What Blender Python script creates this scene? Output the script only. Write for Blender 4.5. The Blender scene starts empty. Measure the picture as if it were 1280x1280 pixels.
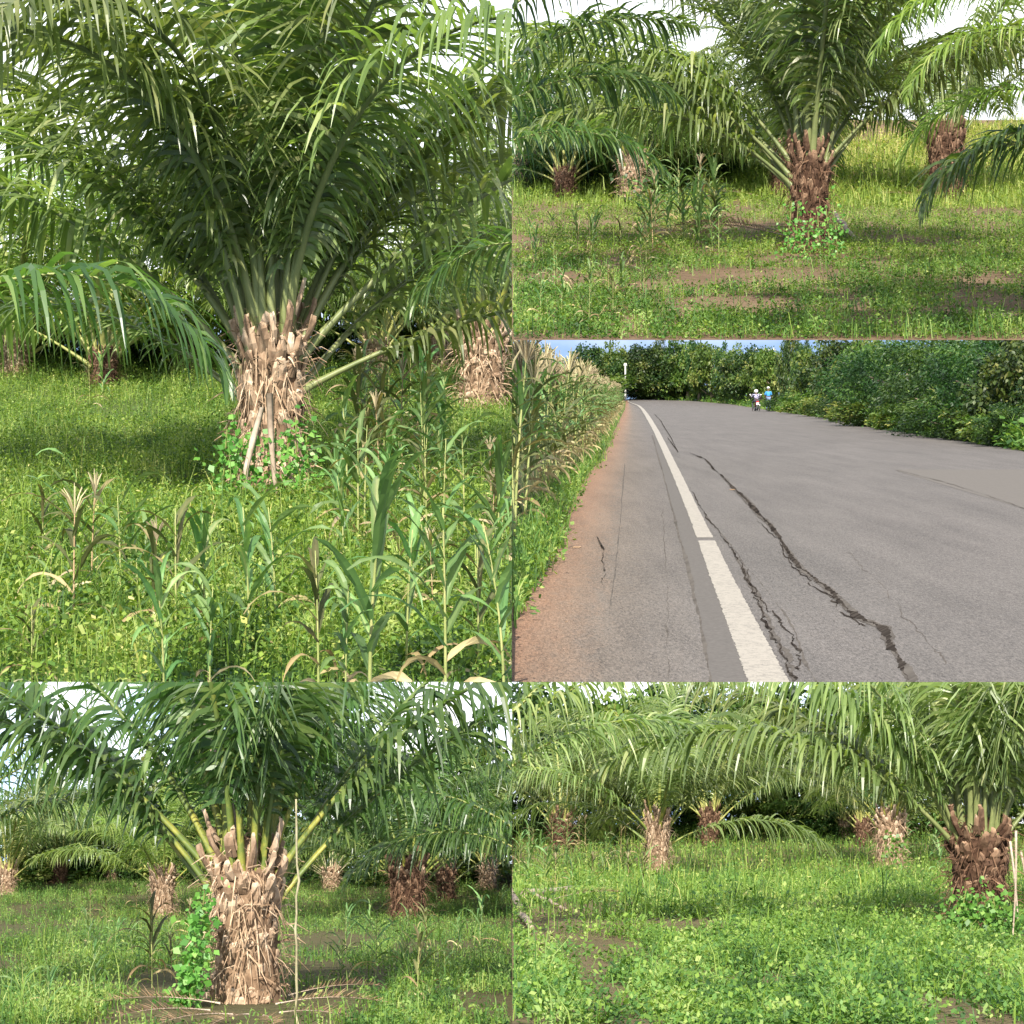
import bpy, bmesh, math, random
import numpy as np
from mathutils import Vector, Matrix
SC = bpy.context.scene
COL = SC.collection
R = math.radians
F, H = 2400.0, 640.0          # focal length and eye-level row, in photograph pixels

K = 4.6                       # scale about the camera for every view but the upper right
KT = .58                      # scale about the camera for the upper right view
# ------------------------------------------------------------------ collage views
class CollageView:
    """one collage view: ground profile (row seen -> distance), tilted and bent to image rows"""
    def __init__(s, name, prof, side, top, S, k):
        s.name, s.side, s.top, s.S = name, side, top, S*k
        prof = sorted(prof)
        s.rows = np.array([p[0] for p in prof], float); s.inv = np.array([1.0/(p[1]*k) for p in prof])
    def Y(s, row): return 1.0/np.interp(row, s.rows, s.inv)
    def row(s, Y): return np.interp(1.0/np.asarray(Y, float), s.inv, s.rows)
    def zg(s, Y): return (H - s.row(Y))/F*np.asarray(Y, float)
    def pos(s, px, row):
        Y = float(s.Y(row)); return Vector(((px-640)/F*Y, Y, (H-row)/F*Y))
    def u(s, row): return float(s.Y(row))/F
TL = CollageView('TL', [(930,53),(852,62),(610,140),(500,225),(465,262),(440,285)], -1, -1, 7.0, K)
TR = CollageView('TR', [(425,14.3),(318,23),(250,38),(215,43),(175,47),(150,49)], 1, 0, .75, KT)
RD = CollageView('RD', [(855,65.2),(852,65.7),(675,128.6),(562,330),(541,466),(515,951),(508,1200),(500,1400)], 1, -1, 6.2, K)
BL = CollageView('BL', [(1300,14.9),(1280,16.3),(1250,19.2),(1150,44),(1110,53),(1085,57)], -1, 1, 1.0, K)
BR = CollageView('BR', [(1300,10.8),(1280,11.7),(1155,22.6),(1085,44),(1050,54),(1030,57)], 1, 1, .95, K)
TOPS = (H-852.5)/F            # the line of sight at the image row between upper and lower views

# ------------------------------------------------------------------ helpers
def link(o, parent=None):
    COL.objects.link(o)
    if parent is not None: o.parent = parent
    return o
def tag(o, label=None, cat=None, group=None, kind=None):
    if label: o['label'] = label
    if cat: o['category'] = cat
    if group: o['group'] = group
    if kind: o['kind'] = kind
    return o
CELL = {}
def empty(name, loc, label, cat, cell, group=None, rz=0):
    o = bpy.data.objects.new(name, None); o.location = loc; o.rotation_euler.z = rz
    o.empty_display_size = .1
    link(o); tag(o, label, cat, group); CELL[o.name] = cell
    return o
def part(name, mesh, parent, loc=(0,0,0), rot=(0,0,0), sc=(1,1,1), label=None):
    o = bpy.data.objects.new(name, mesh); o.location = loc; o.rotation_euler = rot
    o.scale = sc if hasattr(sc, '__len__') else (sc,)*3
    link(o, parent)
    if label: o['label'] = label
    return o
def solo(name, mesh, loc, label, cat, cell, group=None, rot=(0,0,0), sc=(1,1,1), kind=None):
    o = part(name, mesh, None, loc, rot, sc); tag(o, label, cat, group, kind); CELL[o.name] = cell
    return o

class MB:
    """collects quads; every vertex carries a random number for colour variation"""
    def __init__(s): s.v, s.f, s.r, s.m, s.n = [], [], [], [], 0
    def add(s, v, f, r=0.5, m=0):
        v = np.asarray(v, float).reshape(-1,3); f = np.asarray(f, int).reshape(-1,4)
        s.v.append(v); s.f.append(f+s.n); s.n += len(v)
        s.r.append(np.broadcast_to(np.asarray(r, float), (len(v),)).copy())
        s.m.append(np.full(len(f), m, int))
    def build(s, name, mats, smooth=False):
        me = bpy.data.meshes.new(name)
        v = np.concatenate(s.v); f = np.concatenate(s.f); m = np.concatenate(s.m); r = np.concatenate(s.r)
        me.vertices.add(len(v)); me.vertices.foreach_set('co', v.ravel())
        me.loops.add(len(f)*4); me.loops.foreach_set('vertex_index', f.ravel().astype(np.int32))
        me.polygons.add(len(f))
        me.polygons.foreach_set('loop_start', np.arange(0, len(f)*4, 4, dtype=np.int32))
        me.polygons.foreach_set('loop_total', np.full(len(f), 4, np.int32))
        me.polygons.foreach_set('material_index', m.astype(np.int32))
        me.polygons.foreach_set('use_smooth', np.full(len(f), smooth, bool))
        me.update(calc_edges=True)
        a = me.attributes.new('rnd', 'FLOAT', 'POINT'); a.data.foreach_set('value', r)
        for mm in (mats if isinstance(mats, (list, tuple)) else [mats]): me.materials.append(mm)
        me.validate()
        return me
    def tube(s, pts, rad, sides=6, r=.5, m=0, flat=1.0, cap=True):
        pts = np.asarray(pts, float); n = len(pts)
        rad = np.broadcast_to(np.asarray(rad, float), (n,))
        t = np.gradient(pts, axis=0); t /= np.linalg.norm(t, axis=1)[:,None]+1e-9
        ref = np.array([0,0,1.0]) if abs(t[:,2]).mean() < .8 else np.array([0,1.0,0])
        a = np.cross(t, ref); a /= np.linalg.norm(a, axis=1)[:,None]+1e-9
        b = np.cross(a, t)
        th = np.arange(sides)*2*np.pi/sides
        ring = pts[:,None,:]+rad[:,None,None]*(np.cos(th)[None,:,None]*a[:,None,:]+flat*np.sin(th)[None,:,None]*b[:,None,:])
        V = ring.reshape(-1,3); fs = []
        for i in range(n-1):
            for k in range(sides):
                k2 = (k+1) % sides
                fs.append((i*sides+k, i*sides+k2, (i+1)*sides+k2, (i+1)*sides+k))
        if cap and sides == 4: fs += [(3,2,1,0), tuple((n-1)*4+q for q in range(4))]
        elif cap and sides == 6:
            for o_ in (0, (n-1)*6): fs += [(o_,o_+1,o_+2,o_+3), (o_,o_+3,o_+4,o_+5)]
        elif cap and sides == 8:
            for o_ in (0, (n-1)*8): fs += [(o_,o_+1,o_+2,o_+3), (o_,o_+3,o_+4,o_+7), (o_+4,o_+5,o_+6,o_+7)]
        s.add(V, fs, r, m)
    def box(s, c, d, r=.5, m=0, taper=1.0):
        x, y, z = (q/2 for q in d); t = taper
        v = [(-x,-y,-z),(x,-y,-z),(x,y,-z),(-x,y,-z),(-x*t,-y*t,z),(x*t,-y*t,z),(x*t,y*t,z),(-x*t,y*t,z)]
        s.add(np.array(v)+np.array(c), [(0,3,2,1),(4,5,6,7),(0,1,5,4),(1,2,6,5),(2,3,7,6),(3,0,4,7)], r, m)
    def ball(s, c, d, r=.5, m=0, nu=10, nv=7):
        V = []; fs = []
        for j in range(nv+1):
            ph = -np.pi/2+np.pi*j/nv
            for i in range(nu):
                V.append((c[0]+d[0]/2*math.cos(ph)*math.cos(2*np.pi*i/nu), c[1]+d[1]/2*math.cos(ph)*math.sin(2*np.pi*i/nu), c[2]+d[2]/2*math.sin(ph)))
        for j in range(nv):
            for i in range(nu):
                fs.append((j*nu+i, j*nu+(i+1) % nu, (j+1)*nu+(i+1) % nu, (j+1)*nu+i))
        s.add(V, fs, r, m)

def hash2(ix, iy, seed):
    return np.modf(np.abs(np.sin(ix*127.1+iy*311.7+seed*74.7)*43758.5453))[0]
def vnoise(x, y, seed=0):
    x = np.asarray(x, float); y = np.asarray(y, float)
    ix, iy = np.floor(x), np.floor(y); fx, fy = x-ix, y-iy
    fx = fx*fx*(3-2*fx); fy = fy*fy*(3-2*fy)
    a, b = hash2(ix,iy,seed), hash2(ix+1,iy,seed); c, d = hash2(ix,iy+1,seed), hash2(ix+1,iy+1,seed)
    return a+(b-a)*fx+(c-a)*fy+(a-b-c+d)*fx*fy
def fbm(x, y, seed=0, o=3):
    return sum(vnoise(np.asarray(x)*2**k, np.asarray(y)*2**k, seed+k)*.5**(k+1) for k in range(o))/(1-.5**o)

# ------------------------------------------------------------------ materials
def nmat(name):
    m = bpy.data.materials.new(name); m.use_nodes = True
    nt = m.node_tree; nt.nodes.clear()
    out = nt.nodes.new('ShaderNodeOutputMaterial')
    return m, nt, out
def ramp(nt, cols, fac):
    rn = nt.nodes.new('ShaderNodeValToRGB'); e = rn.color_ramp.elements
    while len(e) < len(cols): e.new(.5)
    for k, (p, c) in enumerate(cols): e[k].position = p; e[k].color = (*c, 1)
    nt.links.new(fac, rn.inputs[0]); return rn.outputs[0]
def math_n(nt, op, a, b=None):
    n = nt.nodes.new('ShaderNodeMath'); n.operation = op
    for i, q in enumerate((a, b)):
        if q is None: continue
        if isinstance(q, (int, float)): n.inputs[i].default_value = q
        else: nt.links.new(q, n.inputs[i])
    return n.outputs[0]
def noise(nt, scale, detail=4, rough=.6, coord=None, dist=0):
    n = nt.nodes.new('ShaderNodeTexNoise'); n.inputs['Scale'].default_value = scale
    n.inputs['Detail'].default_value = detail; n.inputs['Roughness'].default_value = rough
    n.inputs['Distortion'].default_value = dist
    if coord is not None: nt.links.new(coord, n.inputs['Vector'])
    return n.outputs['Fac']
def objco(nt): return nt.nodes.new('ShaderNodeTexCoord').outputs['Object']
def leaf(name, cols, transl=.35, rough=.45, spec=.5, objvar=.55, tcol=(1.25,1.35,.55)):
    m, nt, out = nmat(name)
    at = nt.nodes.new('ShaderNodeAttribute'); at.attribute_name = 'rnd'
    oi = nt.nodes.new('ShaderNodeObjectInfo')
    c = ramp(nt, cols, at.outputs['Fac'])
    mx = nt.nodes.new('ShaderNodeHueSaturation')
    nt.links.new(c, mx.inputs['Color'])
    nt.links.new(math_n(nt, 'ADD', math_n(nt, 'MULTIPLY', oi.outputs['Random'], objvar), 1-objvar/2), mx.inputs['Value'])
    nt.links.new(math_n(nt, 'ADD', math_n(nt, 'MULTIPLY', oi.outputs['Random'], .03), .485), mx.inputs['Hue'])
    p = nt.nodes.new('ShaderNodeBsdfPrincipled'); p.inputs['Roughness'].default_value = rough
    p.inputs['Specular IOR Level'].default_value = spec
    nt.links.new(mx.outputs[0], p.inputs['Base Color'])
    t = nt.nodes.new('ShaderNodeBsdfTranslucent')
    mm = nt.nodes.new('ShaderNodeMix'); mm.data_type = 'RGBA'; mm.blend_type = 'MULTIPLY'; mm.inputs['Factor'].default_value = 1
    nt.links.new(mx.outputs[0], mm.inputs['A']); mm.inputs['B'].default_value = (*tcol, 1)
    nt.links.new(mm.outputs['Result'], t.inputs['Color'])
    s = nt.nodes.new('ShaderNodeMixShader'); s.inputs[0].default_value = transl
    nt.links.new(p.outputs[0], s.inputs[1]); nt.links.new(t.outputs[0], s.inputs[2])
    nt.links.new(s.outputs[0], out.inputs['Surface'])
    return m
def solid(name, cols, rough=.7, spec=.3, nscale=None, bump=0, attr=True, detail=5):
    m, nt, out = nmat(name)
    p = nt.nodes.new('ShaderNodeBsdfPrincipled'); p.inputs['Roughness'].default_value = rough
    p.inputs['Specular IOR Level'].default_value = spec
    fac = None
    if attr:
        at = nt.nodes.new('ShaderNodeAttribute'); at.attribute_name = 'rnd'; fac = at.outputs['Fac']
    if nscale:
        n = noise(nt, nscale, detail, .65, objco(nt))
        fac = n if fac is None else math_n(nt, 'ADD', math_n(nt, 'MULTIPLY', fac, .55), math_n(nt, 'SUBTRACT', math_n(nt, 'MULTIPLY', n, 1.1), .32))
        if bump:
            b = nt.nodes.new('ShaderNodeBump'); b.inputs['Strength'].default_value = bump; b.inputs['Distance'].default_value = .05
            nt.links.new(n, b.inputs['Height']); nt.links.new(b.outputs[0], p.inputs['Normal'])
    nt.links.new(ramp(nt, cols, fac), p.inputs['Base Color'])
    nt.links.new(p.outputs[0], out.inputs['Surface'])
    return m
def flat(name, c, rough=.6, spec=.4): return solid(name, [(0, tuple(q*.85 for q in c)), (1, tuple(min(1, q*1.12) for q in c))], rough, spec, 9.0, 0, False)

M = {}
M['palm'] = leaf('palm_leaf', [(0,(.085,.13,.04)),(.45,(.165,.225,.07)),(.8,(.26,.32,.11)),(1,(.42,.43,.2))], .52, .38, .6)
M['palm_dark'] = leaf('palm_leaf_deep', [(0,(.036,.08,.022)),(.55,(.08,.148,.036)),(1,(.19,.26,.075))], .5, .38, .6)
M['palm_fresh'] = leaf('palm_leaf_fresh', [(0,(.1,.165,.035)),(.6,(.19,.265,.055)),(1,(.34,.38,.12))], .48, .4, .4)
M['dead'] = leaf('dead_leaf', [(0,(.1,.06,.035)),(.5,(.21,.13,.075)),(1,(.36,.25,.15))], .15, .7, .2, tcol=(1,.9,.7))
M['stalk'] = solid('frond_stalk', [(0,(.09,.12,.03)),(.5,(.2,.22,.06)),(1,(.36,.33,.1))], .5, .4, 5)
M['stalk_yellow'] = solid('frond_stalk_yellow', [(0,(.07,.11,.03)),(.62,(.1,.14,.03)),(.82,(.26,.25,.045)),(1,(.44,.37,.1))], .5, .4, 5)
M['stalk_dark'] = solid('frond_stalk_dark', [(0,(.06,.08,.03)),(.5,(.11,.14,.045)),(1,(.22,.23,.09))], .5, .4, 5)
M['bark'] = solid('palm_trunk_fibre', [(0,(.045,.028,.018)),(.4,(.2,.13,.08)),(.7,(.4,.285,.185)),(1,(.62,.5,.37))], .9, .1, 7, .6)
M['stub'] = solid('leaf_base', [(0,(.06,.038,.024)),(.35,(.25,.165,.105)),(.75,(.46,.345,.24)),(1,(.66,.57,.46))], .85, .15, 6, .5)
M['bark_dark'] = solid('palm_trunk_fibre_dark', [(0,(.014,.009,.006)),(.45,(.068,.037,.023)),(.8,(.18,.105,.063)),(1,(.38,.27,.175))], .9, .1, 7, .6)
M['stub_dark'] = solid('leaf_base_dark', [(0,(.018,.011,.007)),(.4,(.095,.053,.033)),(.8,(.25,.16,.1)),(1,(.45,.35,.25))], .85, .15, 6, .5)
M['wood'] = solid('grey_wood', [(0,(.13,.09,.065)),(.5,(.3,.23,.17)),(1,(.5,.42,.33))], .85, .15, 9, .4)
M['bamboo'] = solid('dry_cane', [(0,(.13,.11,.055)),(.5,(.25,.22,.12)),(1,(.4,.36,.22))], .6, .3, 6)
M['maize'] = leaf('maize_leaf', [(0,(.05,.115,.035)),(.55,(.1,.19,.055)),(.9,(.18,.27,.09)),(1,(.3,.33,.14))], .35, .5, .4)
M['maize_dry'] = leaf('maize_leaf_dry', [(0,(.22,.15,.07)),(.5,(.37,.29,.15)),(1,(.52,.45,.27))], .3, .65, .2, tcol=(1.1,1,.6))
M['maize_old'] = leaf('maize_leaf_ripening', [(0,(.05,.065,.022)),(.5,(.1,.112,.04)),(.8,(.17,.15,.065)),(1,(.28,.22,.11))], .35, .55, .3, .5)
M['maize_stalk'] = solid('maize_stalk', [(0,(.14,.17,.05)),(.5,(.25,.28,.09)),(1,(.42,.38,.17))], .55, .3, 4)
M['maize_red'] = solid('maize_stalk_red', [(0,(.16,.09,.05)),(.5,(.3,.2,.1)),(1,(.5,.4,.22))], .55, .3, 4)
M['tassel'] = leaf('maize_tassel', [(0,(.2,.16,.085)),(.5,(.33,.27,.15)),(1,(.46,.4,.24))], .2, .7, .2, tcol=(1,1,.8))
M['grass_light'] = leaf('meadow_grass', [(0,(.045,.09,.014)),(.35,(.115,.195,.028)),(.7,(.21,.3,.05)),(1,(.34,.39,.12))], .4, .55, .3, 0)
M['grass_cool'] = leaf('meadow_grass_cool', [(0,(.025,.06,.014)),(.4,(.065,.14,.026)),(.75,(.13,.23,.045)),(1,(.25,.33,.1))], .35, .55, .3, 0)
M['grass_straw'] = leaf('dry_grass', [(0,(.25,.29,.06)),(.5,(.38,.4,.1)),(1,(.55,.5,.22))], .4, .6, .2, 0)
M['vine'] = leaf('vine_leaf', [(0,(.05,.14,.025)),(.6,(.11,.25,.04)),(1,(.24,.38,.09))], .4, .45, .4)
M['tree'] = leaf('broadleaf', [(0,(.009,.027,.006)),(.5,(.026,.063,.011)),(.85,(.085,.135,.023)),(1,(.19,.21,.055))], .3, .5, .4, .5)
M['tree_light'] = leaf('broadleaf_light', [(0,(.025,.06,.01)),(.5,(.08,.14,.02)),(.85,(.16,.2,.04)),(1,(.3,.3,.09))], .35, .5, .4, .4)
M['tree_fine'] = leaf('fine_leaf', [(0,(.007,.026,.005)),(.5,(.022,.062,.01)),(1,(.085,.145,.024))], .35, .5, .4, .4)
M['trunk'] = solid('tree_bark', [(0,(.08,.06,.04)),(1,(.25,.2,.15))], .9, .1, 3, .5)

def soil(name, a, b, c, scale, thr=.5):
    m, nt, out = nmat(name); co = objco(nt)
    p = nt.nodes.new('ShaderNodeBsdfPrincipled'); p.inputs['Roughness'].default_value = .95; p.inputs['Specular IOR Level'].default_value = .1
    n1 = noise(nt, scale, 6, .65, co); n2 = noise(nt, scale*9, 5, .7, co)
    col = ramp(nt, [(0,a),(thr,b),(1,c)], math_n(nt, 'ADD', math_n(nt, 'MULTIPLY', n1, .65), math_n(nt, 'MULTIPLY', n2, .35)))
    bm = nt.nodes.new('ShaderNodeBump'); bm.inputs['Strength'].default_value = .5; bm.inputs['Distance'].default_value = .3/scale
    nt.links.new(n2, bm.inputs['Height']); nt.links.new(bm.outputs[0], p.inputs['Normal'])
    nt.links.new(col, p.inputs['Base Color']); nt.links.new(p.outputs[0], out.inputs['Surface'])
    return m
M['soil_tl'] = soil('meadow_soil', (.035,.05,.015), (.07,.1,.028), (.12,.17,.04), .12/K)
M['soil_tr'] = soil('plantation_soil', (.06,.04,.025), (.13,.088,.055), (.26,.185,.115), .9/KT)
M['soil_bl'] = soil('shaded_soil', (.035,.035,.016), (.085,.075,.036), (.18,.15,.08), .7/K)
M['soil_br'] = soil('weedy_soil', (.05,.045,.02), (.12,.095,.05), (.24,.175,.1), .8/K)
M['verge'] = soil('verge_soil', (.04,.06,.02), (.08,.1,.03), (.14,.13,.06), .05/K)

# ------------------------------------------------------------------ palms
def frond_mesh(elev, bend, seed, dead=False, nl=72, L=5.0, leaf_mat='palm', stalk_mat='stalk', ll=1.0):
    g = np.random.default_rng(seed*977+int(elev*13+bend*7)+5)
    n = 26; t = np.linspace(0, 1, n)
    ang = np.radians(elev-bend*t**1.25); ds = L/(n-1)
    x = np.concatenate([[0], np.cumsum(np.cos(ang[:-1])*ds)]); z = np.concatenate([[0], np.cumsum(np.sin(ang[:-1])*ds)])
    y = .22*np.sin(t*2.2+g.uniform(0,6))*t*g.uniform(-1,1)
    P = np.stack([x,y,z],1)
    st = MB(); rad = .041*(1-t)**.8+.007; rad[:3] *= np.array([1.7,1.35,1.1])
    st.tube(P, rad, 6, r=np.repeat(np.clip(.92-1.0*t+g.normal(0,.05,n),0,1), 6), flat=.6)
    # leaflets
    N = nl*2; tt = np.repeat(np.linspace(.16, .995, nl), 2)+g.normal(0,.003,N); tt = np.clip(tt,.1,1)
    side = np.tile([-1.0,1.0], nl)
    tan = np.stack([np.interp(tt,t,np.gradient(P[:,k],t)) for k in range(3)],1); tan /= np.linalg.norm(tan,axis=1)[:,None]
    base = np.stack([np.interp(tt,t,P[:,k]) for k in range(3)],1)
    lat = np.zeros((N,3)); lat[:,1] = side
    up = np.cross(tan, lat)*side[:,None]*-1
    up = np.where((up[:,2:3] < 0) & (np.abs(tan[:,2:3]) < .9), -up, up)
    q = (tt-.16)/.84
    ln = ll*(.12+.90*np.sin(np.pi*np.clip(q**.95*.93+.03,0,1))**1.0)*g.uniform(.85,1.12,N)
    fwd = .35+.55*q+g.normal(0,.08,N); lift = g.uniform(-.1,.65,N)
    if dead: lift = g.uniform(.1,.75,N); ln *= .8
    d = lat*1.0+tan*fwd[:,None]+up*lift[:,None]; d /= np.linalg.norm(d,axis=1)[:,None]
    wid = .040*ll**1.2*g.uniform(.8,1.2,N)*(.6 if dead else 1)
    seg = 5; pos = base.copy(); rows = []
    wv = tan-d*np.sum(tan*d,1)[:,None]; wv += .35*g.normal(0,1,(N,3)); 
    droop = g.uniform(.3,.95,N) if not dead else g.uniform(.0,.12,N)
    wp = [.55,1.0,.95,.75,.45,.06]
    for k in range(seg+1):
        w = wv-d*np.sum(wv*d,1)[:,None]; w /= np.linalg.norm(w,axis=1)[:,None]+1e-9
        hw = (wid*wp[k])[:,None]*w
        rows.append((pos-hw*.5, pos+hw*.5))
        pos = pos+d*(ln/seg)[:,None]
        d = d+np.array([0,0,-1.0])*(droop*(.6,.8,.8,.6,.4,.3)[k])[:,None]; d /= np.linalg.norm(d,axis=1)[:,None]
    V = np.stack([np.stack(r_,1) for r_ in rows],1)       # N, seg+1, 2, 3
    V = V.reshape(N,-1,3); fs = []
    for k in range(seg): fs.append((2*k,2*k+1,2*k+3,2*k+2))
    Fc = (np.arange(N)[:,None,None]*(2*(seg+1))+np.array(fs)[None]).reshape(-1,4)
    rr = np.clip(g.beta(2,2.6,N)+(q > .9)*.12, 0, 1)
    rr = np.where(g.random(N) < .03, g.uniform(.9,1,N), rr)
    lf = MB(); lf.add(V.reshape(-1,3), Fc, np.repeat(rr, 2*(seg+1)))
    return st.build('frond', M[stalk_mat], True), lf.build('leaflets', M['dead'] if dead else M[leaf_mat])
FC = {}
def get_frond(elev, bend, seed, leaf_mat, stalk_mat, dead=False, nl=72, ll=1.0):
    k = (round(elev/7)*7, round(bend/12)*12, seed % 3, leaf_mat, stalk_mat, dead, nl, ll)
    if k not in FC: FC[k] = frond_mesh(k[0], k[1], k[2], dead, nl, 5.0, leaf_mat, stalk_mat, ll)
    return FC[k]
def trunk_mesh(seed, n=140, fib=850, dark=False):
    """unit trunk: radius .5, height 1.75"""
    g = np.random.default_rng(seed); mb = MB(); h = 1.75
    nr, ns = 18, 28
    zz = np.linspace(-.05, 1, nr); prof = np.interp(zz, [-.05,.08,.3,.55,.8,1], [.46,.40,.34,.36,.36,.12])
    th = np.arange(ns)*2*np.pi/ns
    rr = prof[:,None]*(1+.22*(fbm(th[None,:]*2.2+9, zz[:,None]*7, seed, 3)-.5)*np.ones((nr,ns)))
    V = np.stack([rr*np.cos(th), rr*np.sin(th), np.repeat((zz*h)[:,None], ns, 1)], -1).reshape(-1,3)
    fs = [(i*ns+k, i*ns+(k+1) % ns, (i+1)*ns+(k+1) % ns, (i+1)*ns+k) for i in range(nr-1) for k in range(ns)]
    mb.add(V, fs, g.uniform(.0,.35,nr*ns), 0)
    for i in range(n):                                     # spiral of old cut leaf bases
        f = (i+.5)/n; z = h*f*.95; a = i*2.39996+g.normal(0,.08); r0 = float(np.interp(f, [0,.08,.3,.55,.8,1], [.46,.40,.34,.37,.44,.42]))
        tl = R(g.uniform(10,30)+12*max(0,f-.5)); a += g.normal(0,.12); z += g.normal(0,.05); out = np.array([math.cos(a), math.sin(a), 0]); tn = np.array([-out[1], out[0], 0])
        d = out*math.sin(tl)+np.array([0,0,math.cos(tl)]); nm = np.cross(d, tn)
        L = g.uniform(.12,.26)*(.6+.75*f)*(1+.45*max(0,f-.6)*g.random()*2); w = g.uniform(.055,.1)*(1-.9*max(0,f-.55)); tk = g.uniform(.02,.045)
        p0 = out*(r0-.06-.10*max(0,f-.6))+np.array([0,0,z-.05]); rows = []
        for q, ww, bt in ((0,1.25,0),(.5,1.0,.02),(.85,.72,.0),(1,.5,-.02)):
            c = p0+d*L*q+out*bt
            rows += [c-tn*w*ww-nm*tk*.2, c-tn*w*ww*.3-nm*tk, c+tn*w*ww*.3-nm*tk, c+tn*w*ww-nm*tk*.2, c+tn*w*ww*.4+nm*tk*.6, c-tn*w*ww*.4+nm*tk*.6]
        rows = np.array(rows); rows += g.normal(0,.008,rows.shape)
        ff = [(j*6+k, j*6+(k+1) % 6, j*6+6+(k+1) % 6, j*6+6+k) for j in range(3) for k in range(6)]+[(18,19,20,21),(18,21,22,23)]
        base = g.beta(2,2)
        mb.add(rows, ff, np.clip(np.repeat([base*.6,base*.8,base,base+.3],6)+g.normal(0,.06,24),0,1), 1)
    for i in range(fib):                                   # loose fibres
        f = g.uniform(.05,1); z = h*f; a = g.uniform(0,6.283); r0 = float(np.interp(f, zz, prof))+g.uniform(.0,.12)
        p = np.array([math.cos(a)*r0, math.sin(a)*r0, z]); d = g.normal(0,.6,3)+np.array([math.cos(a)*.3, math.sin(a)*.3, g.choice([-1.3,.5])]); d /= np.linalg.norm(d)
        w = np.cross(d, [math.cos(a), math.sin(a), 0]); w /= np.linalg.norm(w)+1e-9
        L = g.uniform(.1,.38); hw = g.uniform(.003,.010)
        q1 = p+d*L*.5; q2 = p+d*L+np.array([0,0,-.3*L])
        mb.add([p-w*hw,p+w*hw,q1+w*hw,q1-w*hw,q2+w*hw*.4,q2-w*hw*.4], [(0,1,2,3),(3,2,4,5)], g.uniform(.3,1), 0)
    return mb.build('trunk', [M['bark_dark'], M['stub_dark']] if dark else [M['bark'], M['stub']])
TC = {}
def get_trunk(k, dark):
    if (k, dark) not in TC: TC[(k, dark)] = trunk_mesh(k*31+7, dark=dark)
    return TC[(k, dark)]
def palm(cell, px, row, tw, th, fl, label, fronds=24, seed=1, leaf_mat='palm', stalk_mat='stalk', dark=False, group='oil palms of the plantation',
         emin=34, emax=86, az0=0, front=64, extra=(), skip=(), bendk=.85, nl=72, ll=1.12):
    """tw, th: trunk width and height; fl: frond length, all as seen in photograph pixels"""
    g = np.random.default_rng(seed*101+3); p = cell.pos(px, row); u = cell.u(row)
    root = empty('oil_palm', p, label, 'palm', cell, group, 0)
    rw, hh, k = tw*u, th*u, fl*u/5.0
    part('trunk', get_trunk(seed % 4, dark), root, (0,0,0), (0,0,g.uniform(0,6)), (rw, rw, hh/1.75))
    nl = int(nl*1.3); spec = []
    for i in range(fronds):
        f = i/(fronds-1.0) if fronds > 1 else 0
        e = emax-(emax-emin)*f**1.05+g.normal(0,5); az = az0+i*137.508+g.normal(0,12)
        b = (58+40*math.sin(R(max(e,0)))+g.normal(0,7))*bendk
        if 195 < az % 360 < 345 and e < front: az = 360-az % 360
        spec.append((az % 360, e, b, g.uniform(.88,1.06)))
    spec += [(a, e, b, s) for (a, e, b, s) in extra]
    for i, (az, e, b, s) in enumerate(spec):
        if any(abs((az-a0+180) % 360-180) < aw and e0 <= e <= e1 for a0, aw, e0, e1 in skip): continue
        sm, lm = get_frond(e, b, i, leaf_mat, stalk_mat, False, nl, ll)
        rr = rw*(.24+.16*math.cos(R(max(0,min(85,e)))))*g.uniform(.75,1.06); zz = hh*(.44+.46*math.sin(R(max(e,0)))-.26*g.random())
        fo = part('frond', sm, root, (rr*math.cos(R(az)), rr*math.sin(R(az)), zz), (0,0,R(az)), k*s)
        part('leaflets', lm, fo)
    return root

# ------------------------------------------------------------------ maize
def strip_leaf(mb, p, az, L, w, up, droop, g, m=0, r=None, seg=8, twist=0):
    d = np.array([math.cos(az)*math.cos(up), math.sin(az)*math.cos(up), math.sin(up)]); s = np.array([-math.sin(az), math.cos(az), 0])
    rows = []; pos = np.array(p, float); tw = 0
    for k in range(seg+1):
        q = k/seg; ww = w*(np.interp(q, [0,.12,.4,.75,1], [.55,.9,1,.65,.04]))
        n = np.cross(d, s); n /= np.linalg.norm(n)
        wv = s*math.cos(tw)+n*math.sin(tw)
        wav = .12*w*math.sin(q*17+L*9)
        rows += [pos-wv*ww/2+n*(ww*.16+wav), pos, pos+wv*ww/2+n*(ww*.16-wav)]
        pos = pos+d*L/seg; d = d+np.array([0,0,-1])*droop*(.1+.36*q)+g.normal(0,.03,3); d /= np.linalg.norm(d); tw += twist/seg
        s = s-d*np.dot(s,d); s /= np.linalg.norm(s)
    fs = []
    for k in range(seg): fs += [(3*k,3*k+1,3*k+4,3*k+3), (3*k+1,3*k+2,3*k+5,3*k+4)]
    r = g.beta(2,2) if r is None else r
    mb.add(rows, fs, np.clip(r+np.tile([-.06,.16,-.06], seg+1),0,1), m)
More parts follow.
